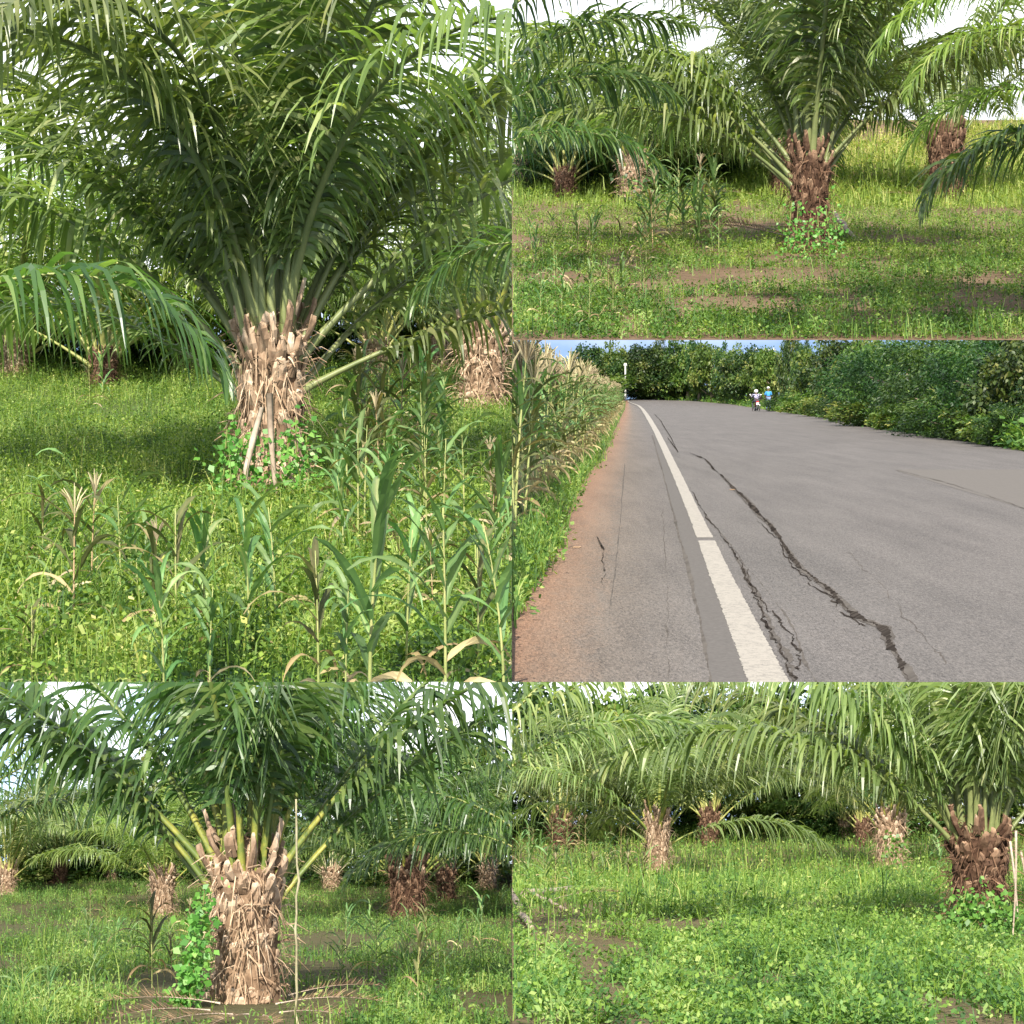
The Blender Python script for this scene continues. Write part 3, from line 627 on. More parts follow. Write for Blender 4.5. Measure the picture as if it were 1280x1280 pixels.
# ================================================================== ROAD
LE = lambda r: np.interp(r, [498,502,512,545,580,600,640,690,755,860], [781,782,781,765,747,728,702,686,640,590])
DE = lambda r: np.interp(r, [498,503,520,560,600,660,750,852], [784,786,787,777,764,747,722,694])
WL = lambda r: np.interp(r, [498,503,506,508,512,520,540,560,600,640,675,720,760,800,860], [783.5,785,792,797,801,806,817,826,843,859,872,887,902,916,938])
WR = lambda r: np.interp(r, [498,503,506,508,512,520,540,560,600,640,675,720,760,800,860], [784.3,786.5,794.5,800,805,811.5,824,834.5,855,874.5,893,915,936,958,990])
RE = lambda r: np.interp(r, [498,500,501.5,506,514,524,535,549,566,600,860], [786,800,865,915,965,1040,1090,1190,1290,1340,1420])
ground(RD, 'roadside_ground', M['verge'], 610, 1900, 856, 498, ny=110, yext=2600*K)
RRW = np.concatenate([np.linspace(856,560,60), np.linspace(556,520,40), np.linspace(519,499.5,50)])
def rpos(px, row, lift):
    Y = RD.Y(row); return np.stack([(px-640)/F*Y, Y, (H-row)/F*Y+lift*Y/120.], -1)
def sheet(name, le, re, lift, mat, rows=RRW, nx=30, lat=None, parent=None):
    q = np.linspace(0,1,nx); V = []; A = []
    for r in rows:
        a, b = le(r), re(r); px = a+(b-a)*q**1.0
        V.append(rpos(np.clip(px, 640, None), np.full(nx, r), lift)); A.append(lat(px, r) if lat else np.full(nx,.5))
    n = len(rows); fs = [(i*nx+k, i*nx+k+1, (i+1)*nx+k+1, (i+1)*nx+k) for i in range(n-1) for k in range(nx-1)]
    mb = MB(); mb.add(np.array(V).reshape(-1,3), fs, np.array(A).ravel())
    return part(name, mb.build(name, mat, True), parent)
# asphalt whose left side is dusted with the laterite of the shoulder
m, nt, out = nmat('asphalt'); co = objco(nt)
at = nt.nodes.new('ShaderNodeAttribute'); at.attribute_name = 'rnd'
mp = nt.nodes.new('ShaderNodeMapping'); mp.inputs['Scale'].default_value = (1,.22,1); nt.links.new(co, mp.inputs[0])
mp2 = nt.nodes.new('ShaderNodeMapping'); mp2.inputs['Scale'].default_value = (1,.02,1); nt.links.new(co, mp2.inputs[0])
grain0 = noise(nt, 9/K, 2, .9, mp.outputs[0]); grain1 = noise(nt, 26/K, 2, .9, mp.outputs[0]); grain = math_n(nt, 'ADD', math_n(nt, 'MULTIPLY', math_n(nt, 'ADD', math_n(nt, 'MULTIPLY', grain0, .5), math_n(nt, 'MULTIPLY', grain1, .5)), 3.4), -1.2); blot = noise(nt, .16/K, 5, .6, mp.outputs[0]); streak = noise(nt, .55/K, 4, .6, mp2.outputs[0]); fine = noise(nt, 1.7/K, 5, .75, mp.outputs[0])
lat = math_n(nt, 'ADD', at.outputs['Fac'], math_n(nt, 'MULTIPLY', math_n(nt, 'SUBTRACT', fine, .5), .32))
base = ramp(nt, [(0,(.15,.083,.048)),(.2,(.172,.099,.061)),(.38,(.145,.1,.07)),(.54,(.11,.09,.073)),(.72,(.1,.086,.074)),(1,(.088,.079,.072))], lat)
val = math_n(nt, 'ADD', math_n(nt, 'MULTIPLY', grain, 1.3), math_n(nt, 'ADD', math_n(nt, 'MULTIPLY', blot, .55), math_n(nt, 'ADD', math_n(nt, 'MULTIPLY', streak, .6), -.2)))
hs = nt.nodes.new('ShaderNodeHueSaturation'); nt.links.new(base, hs.inputs['Color']); nt.links.new(val, hs.inputs['Value'])
pb = nt.nodes.new('ShaderNodeBsdfPrincipled'); pb.inputs['Roughness'].default_value = .85; pb.inputs['Specular IOR Level'].default_value = .25
bp = nt.nodes.new('ShaderNodeBump'); bp.inputs['Strength'].default_value = .35; bp.inputs['Distance'].default_value = .12*K; nt.links.new(grain, bp.inputs['Height']); nt.links.new(bp.outputs[0], pb.inputs['Normal'])
nt.links.new(hs.outputs[0], pb.inputs['Base Color']); nt.links.new(pb.outputs[0], out.inputs[0]); M['asphalt'] = m
def latf(px, r):
    d = DE(r); w = max(1e-3, WL(r)-d); return np.clip(.4+.62*(px-d)/w, 0, 1)
road = sheet('road', LE, RE, .02, M['asphalt'], nx=70, lat=latf); tag(road, kind='structure'); CELL[road.name] = RD
# worn white line
m, nt, out = nmat('worn_white_paint'); co = objco(nt)
n1 = noise(nt, 2.6/K, 6, .75, co); n2 = noise(nt, 12/K, 3, .7, co)
c = ramp(nt, [(0,(.3,.26,.22)),(.4,(.12,.107,.09)),(.5,(.24,.215,.177)),(1,(.31,.28,.23))], math_n(nt, 'ADD', math_n(nt, 'MULTIPLY', n1, .6), math_n(nt, 'MULTIPLY', n2, .4)))
pb = nt.nodes.new('ShaderNodeBsdfPrincipled'); pb.inputs['Roughness'].default_value = .7; nt.links.new(c, pb.inputs['Base Color']); nt.links.new(pb.outputs[0], out.inputs[0]); M['paint'] = m
gr = np.random.default_rng(8)
rows_d = np.concatenate([np.linspace(856,560,240), np.linspace(558,501,60)])
wob = {float(r): gr.normal(0,.8,2)*max(.15,(r-500)/350) for r in rows_d}
rA = [r for r in rows_d if r > 675.2]; rB = [r for r in rows_d if r < 673.6]
for rows in (rA, rB):
    sheet('edge_line', lambda r: WL(r)+wob[float(r)][0], lambda r: WR(r)+wob[float(r)][1], .045, M['paint'], rows=rows, nx=4, parent=road)
M['crack'] = solid('crack_shadow', [(0,(.012,.01,.009)),(1,(.05,.043,.037))], 1, 0)
M['seam'] = solid('tar_seam', [(0,(.04,.034,.029)),(1,(.1,.088,.075))], .9, .1, 1.0/K)
M['newer'] = solid('pale_asphalt', [(0,(.075,.068,.061)),(.5,(.1,.09,.08)),(1,(.13,.118,.107))], .9, .1, 3.0/K, .2, False)
M['olderlane'] = solid('dark_asphalt_strip', [(0,(.055,.05,.046)),(.5,(.088,.08,.073)),(1,(.135,.124,.114))], .9, .1, 5.0/K, .2, False)
def crack(name, pts, w0, w1, seed, mat='crack', jag=1.0, lift=.06, n=150, rag=.5):
    g = np.random.default_rng(seed); pts = np.array(pts, float); d = np.concatenate([[0], np.cumsum(np.hypot(*np.diff(pts,axis=0).T))]); t = np.linspace(0, d[-1], n)
    px = np.interp(t, d, pts[:,0]); row = np.interp(t, d, pts[:,1]); sc = (row-495)/300.
    nz = .55*np.interp(t, np.linspace(0, d[-1], n//3), g.normal(0,1,n//3))+.8*np.interp(t, np.linspace(0, d[-1], n//11), g.normal(0,1,n//11))
    px = px+nz*2.3*jag*sc+g.normal(0,.22,n)*jag*sc; row = row+np.interp(t, np.linspace(0,d[-1],n//4), g.normal(0,1,n//4))*.9*jag*sc
    row = np.clip(row, 500, 855); w = (w0+(w1-w0)*t/d[-1])*np.clip(1+.45*g.normal(0,rag,n)+1.1*np.interp(t, np.linspace(0,d[-1],max(4,n//7)), g.normal(0,rag,max(4,n//7))),.1,2.8)
    a = rpos(px-w*.5, row+.25*w, lift); b = rpos(px+w*.5, row-.25*w, lift)
    V = np.stack([a,b],1).reshape(-1,3); fs = [(2*i,2*i+1,2*i+3,2*i+2) for i in range(n-1)]
    mb = MB(); mb.add(V, fs, np.repeat(g.random(n),2)); part(name, mb.build(name, M[mat]), road)
big = [(862,567),(882,575),(893,588),(905,598),(918,612),(932,624),(950,645),(962,656),(975,672),(985,690),(996,706),(1012,720),(1032,735),(1050,752),(1062,765),(1085,778),(1106,786),(1112,800),(1124,822),(1138,852)]
crack('crack', big[:6], .6, 2.4, 1); crack('crack', big[5:], 2.6, 5.0, 2, n=240, rag=.7)
crack('crumbled_edge', big[3:], 3, 9, 21, 'seam', 1.2, .05, n=200, rag=.3)
crack('crumbled_edge', [(922,698),(930,714),(938,728),(944,748),(956,772),(962,792),(975,812),(984,838),(990,852)], 2.5, 5, 22, 'seam', 1.4, .05, n=120, rag=.4)
crack('crack', [(x-3,y+5) for x, y in big[6:16]], .4, 1.4, 3, jag=2)
crack('crack', [(922,698),(930,714),(938,728),(944,748),(956,772),(962,792),(975,812),(984,838),(990,852)], 1.6, 2.4, 4, jag=1.6)
crack('crack', [(934,712),(940,735),(956,752),(970,775),(985,795),(995,812),(1000,840)], .8, 1.8, 5, jag=1.8)
crack('crack', [(860,610),(880,640),(900,668),(922,700)], .5, 1.2, 6, jag=1.6)
crack('crack', [(748,672),(756,690),(753,702),(757,716)], 1.4, 1.8, 7, n=60); crack('crack', [(757,716),(752,730),(755,738)], .5, .5, 8, n=40)
crack('crack', [(845,560),(826,527),(818,519)], .3, .6, 9, n=50, jag=1); crack('crack', [(835,548),(848,566)], .8, 1.0, 10, n=30)
crack('seam', [(815,545),(828,590),(842,645),(858,700),(872,760),(889,852)], 1.2, 3.4, 11, 'seam', .6, .035, rag=.6)
crack('seam', [(781,580),(776,640),(770,700),(763,758)], .6, 1.4, 12, 'seam', .4, .035, rag=.5)
crack('seam', [(828,640),(832,720),(836,852)], .5, 1.0, 13, 'seam', .9, .035, rag=.9)
crack('seam', [(880,640),(930,705),(985,770),(1018,852)], .7, 1.6, 14, 'seam', .7, .035, rag=.8)
crack('seam', [(1060,690),(1160,800),(1180,830)], .3, .7, 15, 'seam', 1.6, .035, rag=.9)
crack('patch_edge', [(1120,588),(1180,603),(1240,622),(1290,640)], .5, .9, 16, 'seam', .8, .05, rag=.6)
# pale resurfaced patch at the right, dark strip beside the line
sheet('resurfaced_patch', lambda r: np.interp(r,[587,589,640],[1122,1120,1292]), lambda r: 1300+0*r, .032, M['newer'], rows=np.linspace(640,587.5,30), nx=16, parent=road)
sheet('dark_strip', lambda r: np.interp(r,[545,645,700,760,856],[816,843,859,873,890]), lambda r: WL(r)-1.0, .03, M['olderlane'], rows=np.linspace(856,546,70), nx=6, parent=road)
mb = MB(); gt = np.random.default_rng(77)
for i, (px, row, s) in enumerate([(720,685,6),(722,628,4),(678,660,5),(672,716,6),(730,612,3),(700,655,3),(915,613,4),(708,778,2)]):
    q = rpos(np.array(px), np.array(row), .03); uu = float(RD.Y(row))/F
    mb2 = MB(); mb2.box((0,0,.12*s*uu), (s*uu*1.6, s*uu*3, s*uu*.28), .3, taper=.6); mb2.ball((s*uu*.7,.3,.1*s*uu), (s*uu*.9,s*uu*2,s*uu*.3), .6, nu=7, nv=5)
    solo('dirt_clod', mb2.build('dirt_clod', M['bark']), Vector(q), ['dark dirt clod on the red shoulder beside the road','small dirt clod on the red shoulder near the maize','dirt clod at the grass edge of the shoulder','dark clod lying lowest at the grass edge','tiny clod far along the shoulder','tiny pale clod on the red shoulder','small pale chip lying by the thin end of the crack','tiny clod on the shoulder near the bottom'][i], 'clod', RD)

# verges
def vd_l(px, row): e = LE(row); wdt = 4+26*np.clip((row-500)/150,0,1.2); q = (e-px)/wdt+1.1*(fbm(px/9., row/5., 4)-.5); return np.clip(1-np.abs(q-.4)*1.1, 0, 1)*(row > 502)
cover(RD, 'roadside_grass', [M['grass_cool'], M['grass_light']], 16000, 640, 790, 503, 790, vd_l, (.08,.3), .012, (.03,.07), .7, 23, lambda px, row, g: (g.random(len(px)) < .35).astype(int), .3)
def vd_r(px, row): e = RE(row); return (px > e-1).astype(float)*(px < e+220)
cover(RD, 'roadside_weeds', [M['grass_cool'], M['grass_light']], 22000, 795, 1300, 499.5, 566, vd_r, (.25,.75), .05, (.12,.26), .4, 29, lambda px, row, g: (g.random(len(px)) < .3).astype(int), .2)
# maize field on the left
g_ = random.Random(31); cand = []
Y = 98.0*K
while Y < 1250*K:
    row = float(RD.row(Y)); xe = (float(LE(row))-640)/F*Y; step = 1.15*RD.S*.22*(1+Y/700/K)
    x = xe-RD.S*(.55 if row < 660 else .4)
    while x > -1.0:
        if len(cand) < 4000: cand.append((x+K*g_.uniform(-.5,.5), Y+K*g_.uniform(-1.5,1.5)))
        x -= RD.S*.30*(1+Y/500/K)
    Y += K*3.3*(1+Y/900/K)
near = sorted([c for c in cand if c[0] > .2], key=lambda c: c[1]); keep = near[:175]
rest = [c for c in cand if c not in set(keep) and c[0] > .2]; g_.shuffle(rest); rest = rest[:1150]
for i, (x, y) in enumerate(keep):
    k = RD.S*g_.uniform(.98,1.2)
    solo('maize_plant', MF[i % 6], Vector((x, y, float(RD.zg(y)))), 'tall tasselled maize plant in the dense field along the red shoulder', 'maize', RD, 'maize field beside the road', (g_.gauss(0,.05), g_.gauss(0,.05), g_.uniform(0,6.28)), (k,k,k))
mb = MB(); mats = []
for i, (x, y) in enumerate(rest):
    me = MF[i % 6]; n = len(me.vertices); v = np.zeros(n*3); me.vertices.foreach_get('co', v); v = v.reshape(-1,3)
    f = np.zeros(len(me.loops), np.int32); me.loops.foreach_get('vertex_index', f); r = np.zeros(n); me.attributes['rnd'].data.foreach_get('value', r)
    mi = np.zeros(len(me.polygons), np.int32); me.polygons.foreach_get('material_index', mi)
    for q in me.materials:
        if q not in mats: mats.append(q)
    a = g_.uniform(0,6.28); k = RD.S*g_.uniform(.92,1.15); w = np.stack([v[:,0]*math.cos(a)-v[:,1]*math.sin(a), v[:,0]*math.sin(a)+v[:,1]*math.cos(a), v[:,2]],1)*k+np.array([x, y, float(RD.zg(y))])
    mb.add(w, f.reshape(-1,4), r, 0); mb.m[-1] = np.array([mats.index(q) for q in me.materials])[mi]
o = part('maize_field', mb.build('maize_field', mats), None); tag(o, 'far mass of tan tasselled maize behind the near plants along the road', 'maize field', kind='stuff'); CELL[o.name] = RD
# trees along the far side of the road
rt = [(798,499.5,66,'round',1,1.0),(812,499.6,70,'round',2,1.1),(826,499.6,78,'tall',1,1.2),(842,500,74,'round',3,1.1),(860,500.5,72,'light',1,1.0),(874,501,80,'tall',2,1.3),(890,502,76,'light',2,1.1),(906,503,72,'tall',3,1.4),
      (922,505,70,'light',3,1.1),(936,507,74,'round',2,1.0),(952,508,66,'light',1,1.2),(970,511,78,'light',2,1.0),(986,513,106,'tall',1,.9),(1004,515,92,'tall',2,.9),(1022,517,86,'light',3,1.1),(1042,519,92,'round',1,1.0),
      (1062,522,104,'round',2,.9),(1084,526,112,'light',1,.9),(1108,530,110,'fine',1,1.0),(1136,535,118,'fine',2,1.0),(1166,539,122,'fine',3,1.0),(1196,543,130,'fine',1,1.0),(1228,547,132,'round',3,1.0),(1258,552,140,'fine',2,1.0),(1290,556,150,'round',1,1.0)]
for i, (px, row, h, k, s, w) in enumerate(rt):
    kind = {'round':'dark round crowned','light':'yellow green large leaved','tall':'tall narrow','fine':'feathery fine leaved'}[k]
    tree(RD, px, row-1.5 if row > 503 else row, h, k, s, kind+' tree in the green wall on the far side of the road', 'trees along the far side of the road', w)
for i in range(46):
    px = 800+i*11; e = float(np.interp(px, RE(np.linspace(499.5,566,300)), np.linspace(499.5,566,300)))
    h = g_.uniform(.35,.62)*(14+ (e-499)*1.35)
    if 928 < px < 988: continue
    tree(RD, px+g_.uniform(-4,4), max(499.4, e-2.2-g_.uniform(0,2.0)-(e-499)*.05), h+6, g_.choice(['darkbush','darkbush','bush']), 1+i % 3, 'low leafy bush at the far road edge under the green wall of trees', 'bushes along the far road edge', g_.uniform(1.0,1.6))
for i, (px, row, h, k, s, w, lab) in enumerate([(742,500.5,72,'round',2,1.0,'leafy tree standing behind the end of the maize field'),(764,500,74,'light',1,1.0,'tall pale tree beside the white roadside pole'),(706,504,54,'light',3,1.3,'low green tree behind the middle of the maize field'),
        (652,508,84,'round',3,.9,'dark tree at the left rim above the maize field'),(722,501,40,'bush',2,1.6,'low bush at the far end of the maize'),(778,500,40,'darkbush',1,1.2,'dark bush at the bend behind the white pole')]):
    tree(RD, px, row, h, k, s, lab, 'trees behind the maize field', w)
M['pole'] = solid('concrete_pole', [(0,(.3,.29,.27)),(1,(.45,.44,.41))], .8, .2, 2); M['metal'] = flat('dark_metal', (.06,.06,.06), .4, .5); M['ceramic'] = flat('insulator', (.75,.72,.66), .3, .5)
def pole(px, row, hpx, wpx, label, arm=0):
    p = RD.pos(px, row); u = RD.u(row); root = empty('utility_pole', p, label, 'pole', RD, 'utility poles')
    mb = MB(); mb.tube([(0,0,0),(0,0,hpx*u*.5),(0,0,hpx*u)], [wpx*u*.55,wpx*u*.48,wpx*u*.4], 8); part('post', mb.build('post', M['pole'], True), root)
    mb = MB(); mb.tube([(-.4*wpx*u-arm*u/2,0,hpx*u*.96),(arm*u/2+.4*wpx*u,0,hpx*u*.96)], wpx*u*.28, 4); part('crossarm', mb.build('crossarm', M['pole']), root)
    for s in (-1,0,1):
        mb = MB(); mb.tube([(s*arm*u*.42,0,hpx*u*.97),(s*arm*u*.42,0,hpx*u*.97+2.2*u)], [.8*u,.5*u], 6); part('insulator', mb.build('insulator', M['ceramic'], True), root)
pole(781.6, 501, 46, 2.4, 'white utility pole at the bend where the maize ends', 2.5)
pole(956, 505, 70, 2.6, 'pale utility pole with crossarm rising among the trees above the motorcycle', 26)
pole(858.5, 499.8, 50, 2.0, 'short pale pole half hidden among the far trees left of the motorcycle', 4)

# ---- people and the motorcycle, seen from behind
def skin_fig(name, V, E, mat, parent, sub=2):
    me = bpy.data.meshes.new(name); me.from_pydata([v[0] for v in V], E, []); me.update()
    o = bpy.data.objects.new(name, me); link(o, parent); me.materials.append(mat)
    md = o.modifiers.new('skin', 'SKIN'); md.use_smooth_shade = True
    sl = me.skin_vertices[0].data if me.skin_vertices else None
    if sl is None:
        bm = bmesh.new(); bm.from_mesh(me); bm.verts.layers.skin.verify(); bm.to_mesh(me); bm.free(); sl = me.skin_vertices[0].data
    for q, v in zip(sl, V):
        r = v[1]; q.radius = r if hasattr(r, '__len__') else (r, r)
    sl[0].use_root = True
    o.modifiers.new('sub', 'SUBSURF').levels = sub; o.modifiers['sub'].render_levels = sub
    return o
M['skin'] = flat('dark_skin', (.09,.05,.032), .5, .4); M['shirt_blue'] = flat('blue_shirt', (.04,.22,.5), .8); M['jeans'] = flat('blue_grey_trousers', (.14,.18,.3), .85)
M['white'] = flat('white_cloth', (.72,.72,.7), .6); M['helmet'] = flat('white_helmet', (.78,.76,.72), .3, .5); M['darkcloth'] = flat('dark_trousers', (.03,.03,.04), .85)
m, nt, out = nmat('checked_shirt'); co = objco(nt); w1 = nt.nodes.new('ShaderNodeTexChecker'); w1.inputs['Scale'].default_value = 9
nt.links.new(co, w1.inputs['Vector']); w1.inputs['Color1'].default_value = (.05,.05,.12,1); w1.inputs['Color2'].default_value = (.36,.34,.42,1)
pb = nt.nodes.new('ShaderNodeBsdfPrincipled'); pb.inputs['Roughness'].default_value = .8; nt.links.new(w1.outputs[0], pb.inputs['Base Color']); nt.links.new(pb.outputs[0], out.inputs[0]); M['check'] = m
def figure(root, seated=False, shirt='shirt_blue', legs='jeans', s=1.0):
    if not seated:
        J = {'pel':(0,0,.95),'ch':(0,.0,1.22),'nk':(0,.02,1.46),'hd':(0,.04,1.56),'tp':(0,.05,1.70)}
        for sd, n in ((-1,'l'),(1,'r')):
            J['sh'+n] = (sd*.19,0,1.40); J['el'+n] = (sd*.25,.03,1.12); J['wr'+n] = (sd*.22,.14,.90); J['ha'+n] = (sd*.21,.18,.82)
            J['hp'+n] = (sd*.095,0,.90); J['kn'+n] = (sd*.11,.03,.50); J['an'+n] = (sd*.12,0,.09); J['to'+n] = (sd*.13,.16,.04)
    else:
        J = {'pel':(0,-.05,.80),'ch':(0,.03,1.08),'nk':(0,.10,1.32),'hd':(0,.13,1.42),'tp':(0,.14,1.56)}
        for sd, n in ((-1,'l'),(1,'r')):
            J['sh'+n] = (sd*.2,.08,1.26); J['el'+n] = (sd*.33,.26,1.05); J['wr'+n] = (sd*.33,.50,1.02); J['ha'+n] = (sd*.33,.57,1.02)
            J['hp'+n] = (sd*.11,0,.78); J['kn'+n] = (sd*.24,.40,.66); J['an'+n] = (sd*.25,.18,.12); J['to'+n] = (sd*.27,.34,.06)
    rad = {'pel':.13,'ch':(.15,.11),'nk':.055,'hd':.09,'tp':.085,'sh':.06,'el':.042,'wr':.03,'ha':.042,'hp':.085,'kn':.06,'an':.04,'to':.04}
    names = list(J); ix = {n: i for i, n in enumerate(names)}
    E = [('pel','ch'),('ch','nk'),('nk','hd'),('hd','tp')]
    for n in 'lr': E += [('ch','sh'+n),('sh'+n,'el'+n),('el'+n,'wr'+n),('wr'+n,'ha'+n),('pel','hp'+n),('hp'+n,'kn'+n),('kn'+n,'an'+n),('an'+n,'to'+n)]
    def mk(nm, keep, grow, mat):
        ks = [n for n in names if n in keep]; kx = {n: i for i, n in enumerate(ks)}
        return skin_fig(nm, [(tuple(s*q for q in J[n]), tuple(s*(q+grow) for q in (rad[n if n in rad else n[:2]] if hasattr(rad[n if n in rad else n[:2]],'__len__') else (rad[n if n in rad else n[:2]],)*2))) for n in ks],
                        [(kx[a], kx[b]) for a, b in E if a in kx and b in kx], M[mat], root)
    mk('body', set(names), 0, 'skin')
    mk('shirt', {'pel','ch','shl','shr','ell','elr'}, .022, shirt)
    mk('trousers', {'pel','hpl','hpr','knl','knr','anl','anr'}, .018, legs)
    return J
u = RD.u(514); ks = 25.5*u/1.74
p = RD.pos(960.5, 513.2); p.z += .03*p.y/120
st = empty('person', p, 'person in a bright blue shirt and pale cap standing beside the motorcycle', 'person', RD)
st.scale = (ks*1.15,)*3; J = figure(st, False, 'shirt_blue', 'jeans')
mb = MB(); mb.ball((0,.045,1.70), (.235,.26,.17), nu=12, nv=8); mb.box((0,.17,1.68), (.18,.14,.025)); part('cap', mb.build('cap', M['white'], True), st)
for sd in (-1,1):
    mb = MB(); mb.ball((sd*.125,.07,.05), (.11,.28,.1), nu=8, nv=6); part('shoe', mb.build('shoe', M['darkcloth'], True), st)
p = RD.pos(945.5, 514.2); p.z += .03*p.y/120; k2 = ks*1.12
rd = empty('person', p+Vector((0,0,0)), 'person in a checked shirt and white helmet sitting on the motorcycle, back turned', 'person', RD)
rd.scale = (k2,)*3; J = figure(rd, True, 'check', 'darkcloth')
mb = MB(); mb.ball((0,.14,1.50), (.29,.31,.29), nu=14, nv=10); part('helmet', mb.build('helmet', M['helmet'], True), rd)
bk = empty('motorcycle', p, 'small dark red motorcycle halted at the far road edge, rear towards the viewer', 'motorcycle', RD); bk.scale = (k2,)*3
M['red'] = flat('dark_red_paint', (.16,.02,.025), .3, .5); M['tail'] = flat('red_lens', (.6,.03,.03), .25, .5); M['rubber'] = flat('tyre_rubber', (.018,.018,.018), .8)
for y in (-.45,.72):
    th = np.linspace(0,2*np.pi,21); mb = MB(); mb.tube([(0,y+.26*math.cos(a),.3+.26*math.sin(a)) for a in th], .05, 8, cap=False); tyre = part('wheel', mb.build('wheel', M['rubber'], True), bk)
    mb = MB(); mb.tube([(0,y+.19*math.cos(a),.3+.19*math.sin(a)) for a in th], .022, 6, cap=False)
    for i in range(5): a = i*1.2566; mb.tube([(0,y,.3),(0,y+.19*math.cos(a),.3+.19*math.sin(a))], .013, 4)
    part('rim', mb.build('rim', M['ceramic'], True), tyre)
mb = MB(); mb.tube([(0,-.5,.68),(0,-.15,.60),(0,.2,.62),(0,.5,.85)], [.1,.13,.12,.07], 8); mb.tube([(0,-.1,.5),(0,.3,.4)], [.14,.12], 8); mb.box((0,-.55,.62), (.2,.3,.09)); part('body', mb.build('body', M['red'], True), bk)
mb = MB(); mb.box((0,-.15,.74), (.26,.75,.1), taper=.85); part('seat', mb.build('seat', M['darkcloth']), bk)
mb = MB(); mb.tube([(-.36,.5,1.02),(-.12,.58,1.0),(.12,.58,1.0),(.36,.5,1.02)], .018, 6); mb.tube([(0,.58,1.0),(0,.72,.3)], .03, 6); part('handlebar', mb.build('handlebar', M['metal'], True), bk)
for sd in (-1,1):
    mb = MB(); mb.tube([(sd*.3,.52,1.02),(sd*.36,.5,1.22)], .01, 4); mb.ball((sd*.40,.49,1.26), (.13,.03,.09), nu=8, nv=6); part('mirror', mb.build('mirror', M['ceramic'], True), bk)
mb = MB(); mb.box((0,-.73,.66), (.16,.06,.08)); part('tail_light', mb.build('tail_light', M['tail']), bk)
mb = MB(); mb.box((0,-.76,.50), (.22,.015,.17)); part('number_plate', mb.build('number_plate', M['white']), bk)
mb = MB(); mb.tube([(.15,.1,.32),(.17,-.3,.33),(.17,-.7,.4)], [.03,.045,.05], 8); part('exhaust', mb.build('exhaust', M['ceramic'], True), bk)
mb = MB(); mb.box((0,-.55,.46), (.14,.4,.03)); part('mudguard', mb.build('mudguard', M['metal']), bk)

# ================================================================== LOWER LEFT VIEW: shaggy trunk close up
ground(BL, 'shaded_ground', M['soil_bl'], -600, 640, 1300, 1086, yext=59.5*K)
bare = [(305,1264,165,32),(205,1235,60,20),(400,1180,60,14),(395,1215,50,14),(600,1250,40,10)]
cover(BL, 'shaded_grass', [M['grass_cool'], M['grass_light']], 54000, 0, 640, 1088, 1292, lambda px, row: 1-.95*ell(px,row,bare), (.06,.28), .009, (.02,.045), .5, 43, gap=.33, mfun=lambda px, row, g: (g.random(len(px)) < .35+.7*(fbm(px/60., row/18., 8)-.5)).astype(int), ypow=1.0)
palm(BL, 308, 1252, 108, 205, 680, 'close shaggy trunk of the lower left view with yellow leaf stalks fanning upward', fronds=15, bendk=.56, seed=21, leaf_mat='palm_dark', stalk_mat='stalk_yellow', emin=44, emax=88, az0=50, front=80, nl=72,
     extra=[(178,54,80,1.0),(165,64,75,1.1),(5,58,70,1.1),(268,86,50,1.1),(248,84,60,1.1),(295,83,60,1.1),(60,70,70,1.1),(120,70,70,1.1)])
palm(BL, 203, 1146, 36, 62, 165, 'small yellowish palm behind, left of the shaggy close trunk', fronds=22, seed=22, leaf_mat='palm_fresh', stalk_mat='stalk_yellow', emin=34, az0=10, nl=46)
palm(BL, 510, 1152, 56, 82, 230, 'palm with a brown fibrous trunk right of the dry cane', fronds=24, seed=23, leaf_mat='palm_dark', stalk_mat='stalk_yellow', dark=True, emin=34, az0=70, nl=60)
palm(BL, 557, 1128, 30, 50, 190, 'darker palm just right behind the brown fibrous trunk', fronds=18, seed=24, leaf_mat='palm_dark', stalk_mat='stalk_dark', dark=True, emin=34, az0=10, nl=50)
palm(BL, 10, 1118, 24, 38, 170, 'palm at the left edge of the lower left view', fronds=20, seed=25, leaf_mat='palm', emin=34, az0=30, nl=50)
palm(BL, 75, 1104, 20, 30, 160, 'far small palm near the left edge with blue green drooping fronds', fronds=18, dark=True, seed=26, leaf_mat='palm_dark', emin=34, az0=90, nl=46)
palm(BL, 414, 1114, 26, 30, 90, 'young stub of a palm with pale fanned stalks behind the dry cane', fronds=20, seed=27, leaf_mat='palm_fresh', stalk_mat='bamboo', emin=25, az0=30, nl=30)
palm(BL, 610, 1112, 26, 40, 180, 'far palm at the right rim of the lower left view', fronds=18, seed=28, leaf_mat='palm', emin=34, az0=120, nl=46)
palm(BL, 140, 1098, 20, 30, 150, 'far palm between the yellowish palm and the left edge', fronds=16, seed=29, leaf_mat='palm_fresh', emin=34, az0=60, nl=46)
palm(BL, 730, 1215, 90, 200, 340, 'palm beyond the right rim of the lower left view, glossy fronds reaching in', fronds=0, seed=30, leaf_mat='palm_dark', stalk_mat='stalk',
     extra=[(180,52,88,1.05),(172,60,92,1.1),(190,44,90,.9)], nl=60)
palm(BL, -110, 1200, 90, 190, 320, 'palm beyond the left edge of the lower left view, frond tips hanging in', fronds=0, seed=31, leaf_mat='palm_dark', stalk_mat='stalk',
     extra=[(0,60,86,1.05),(8,50,80,.95),(352,66,90,1.1)], nl=60)
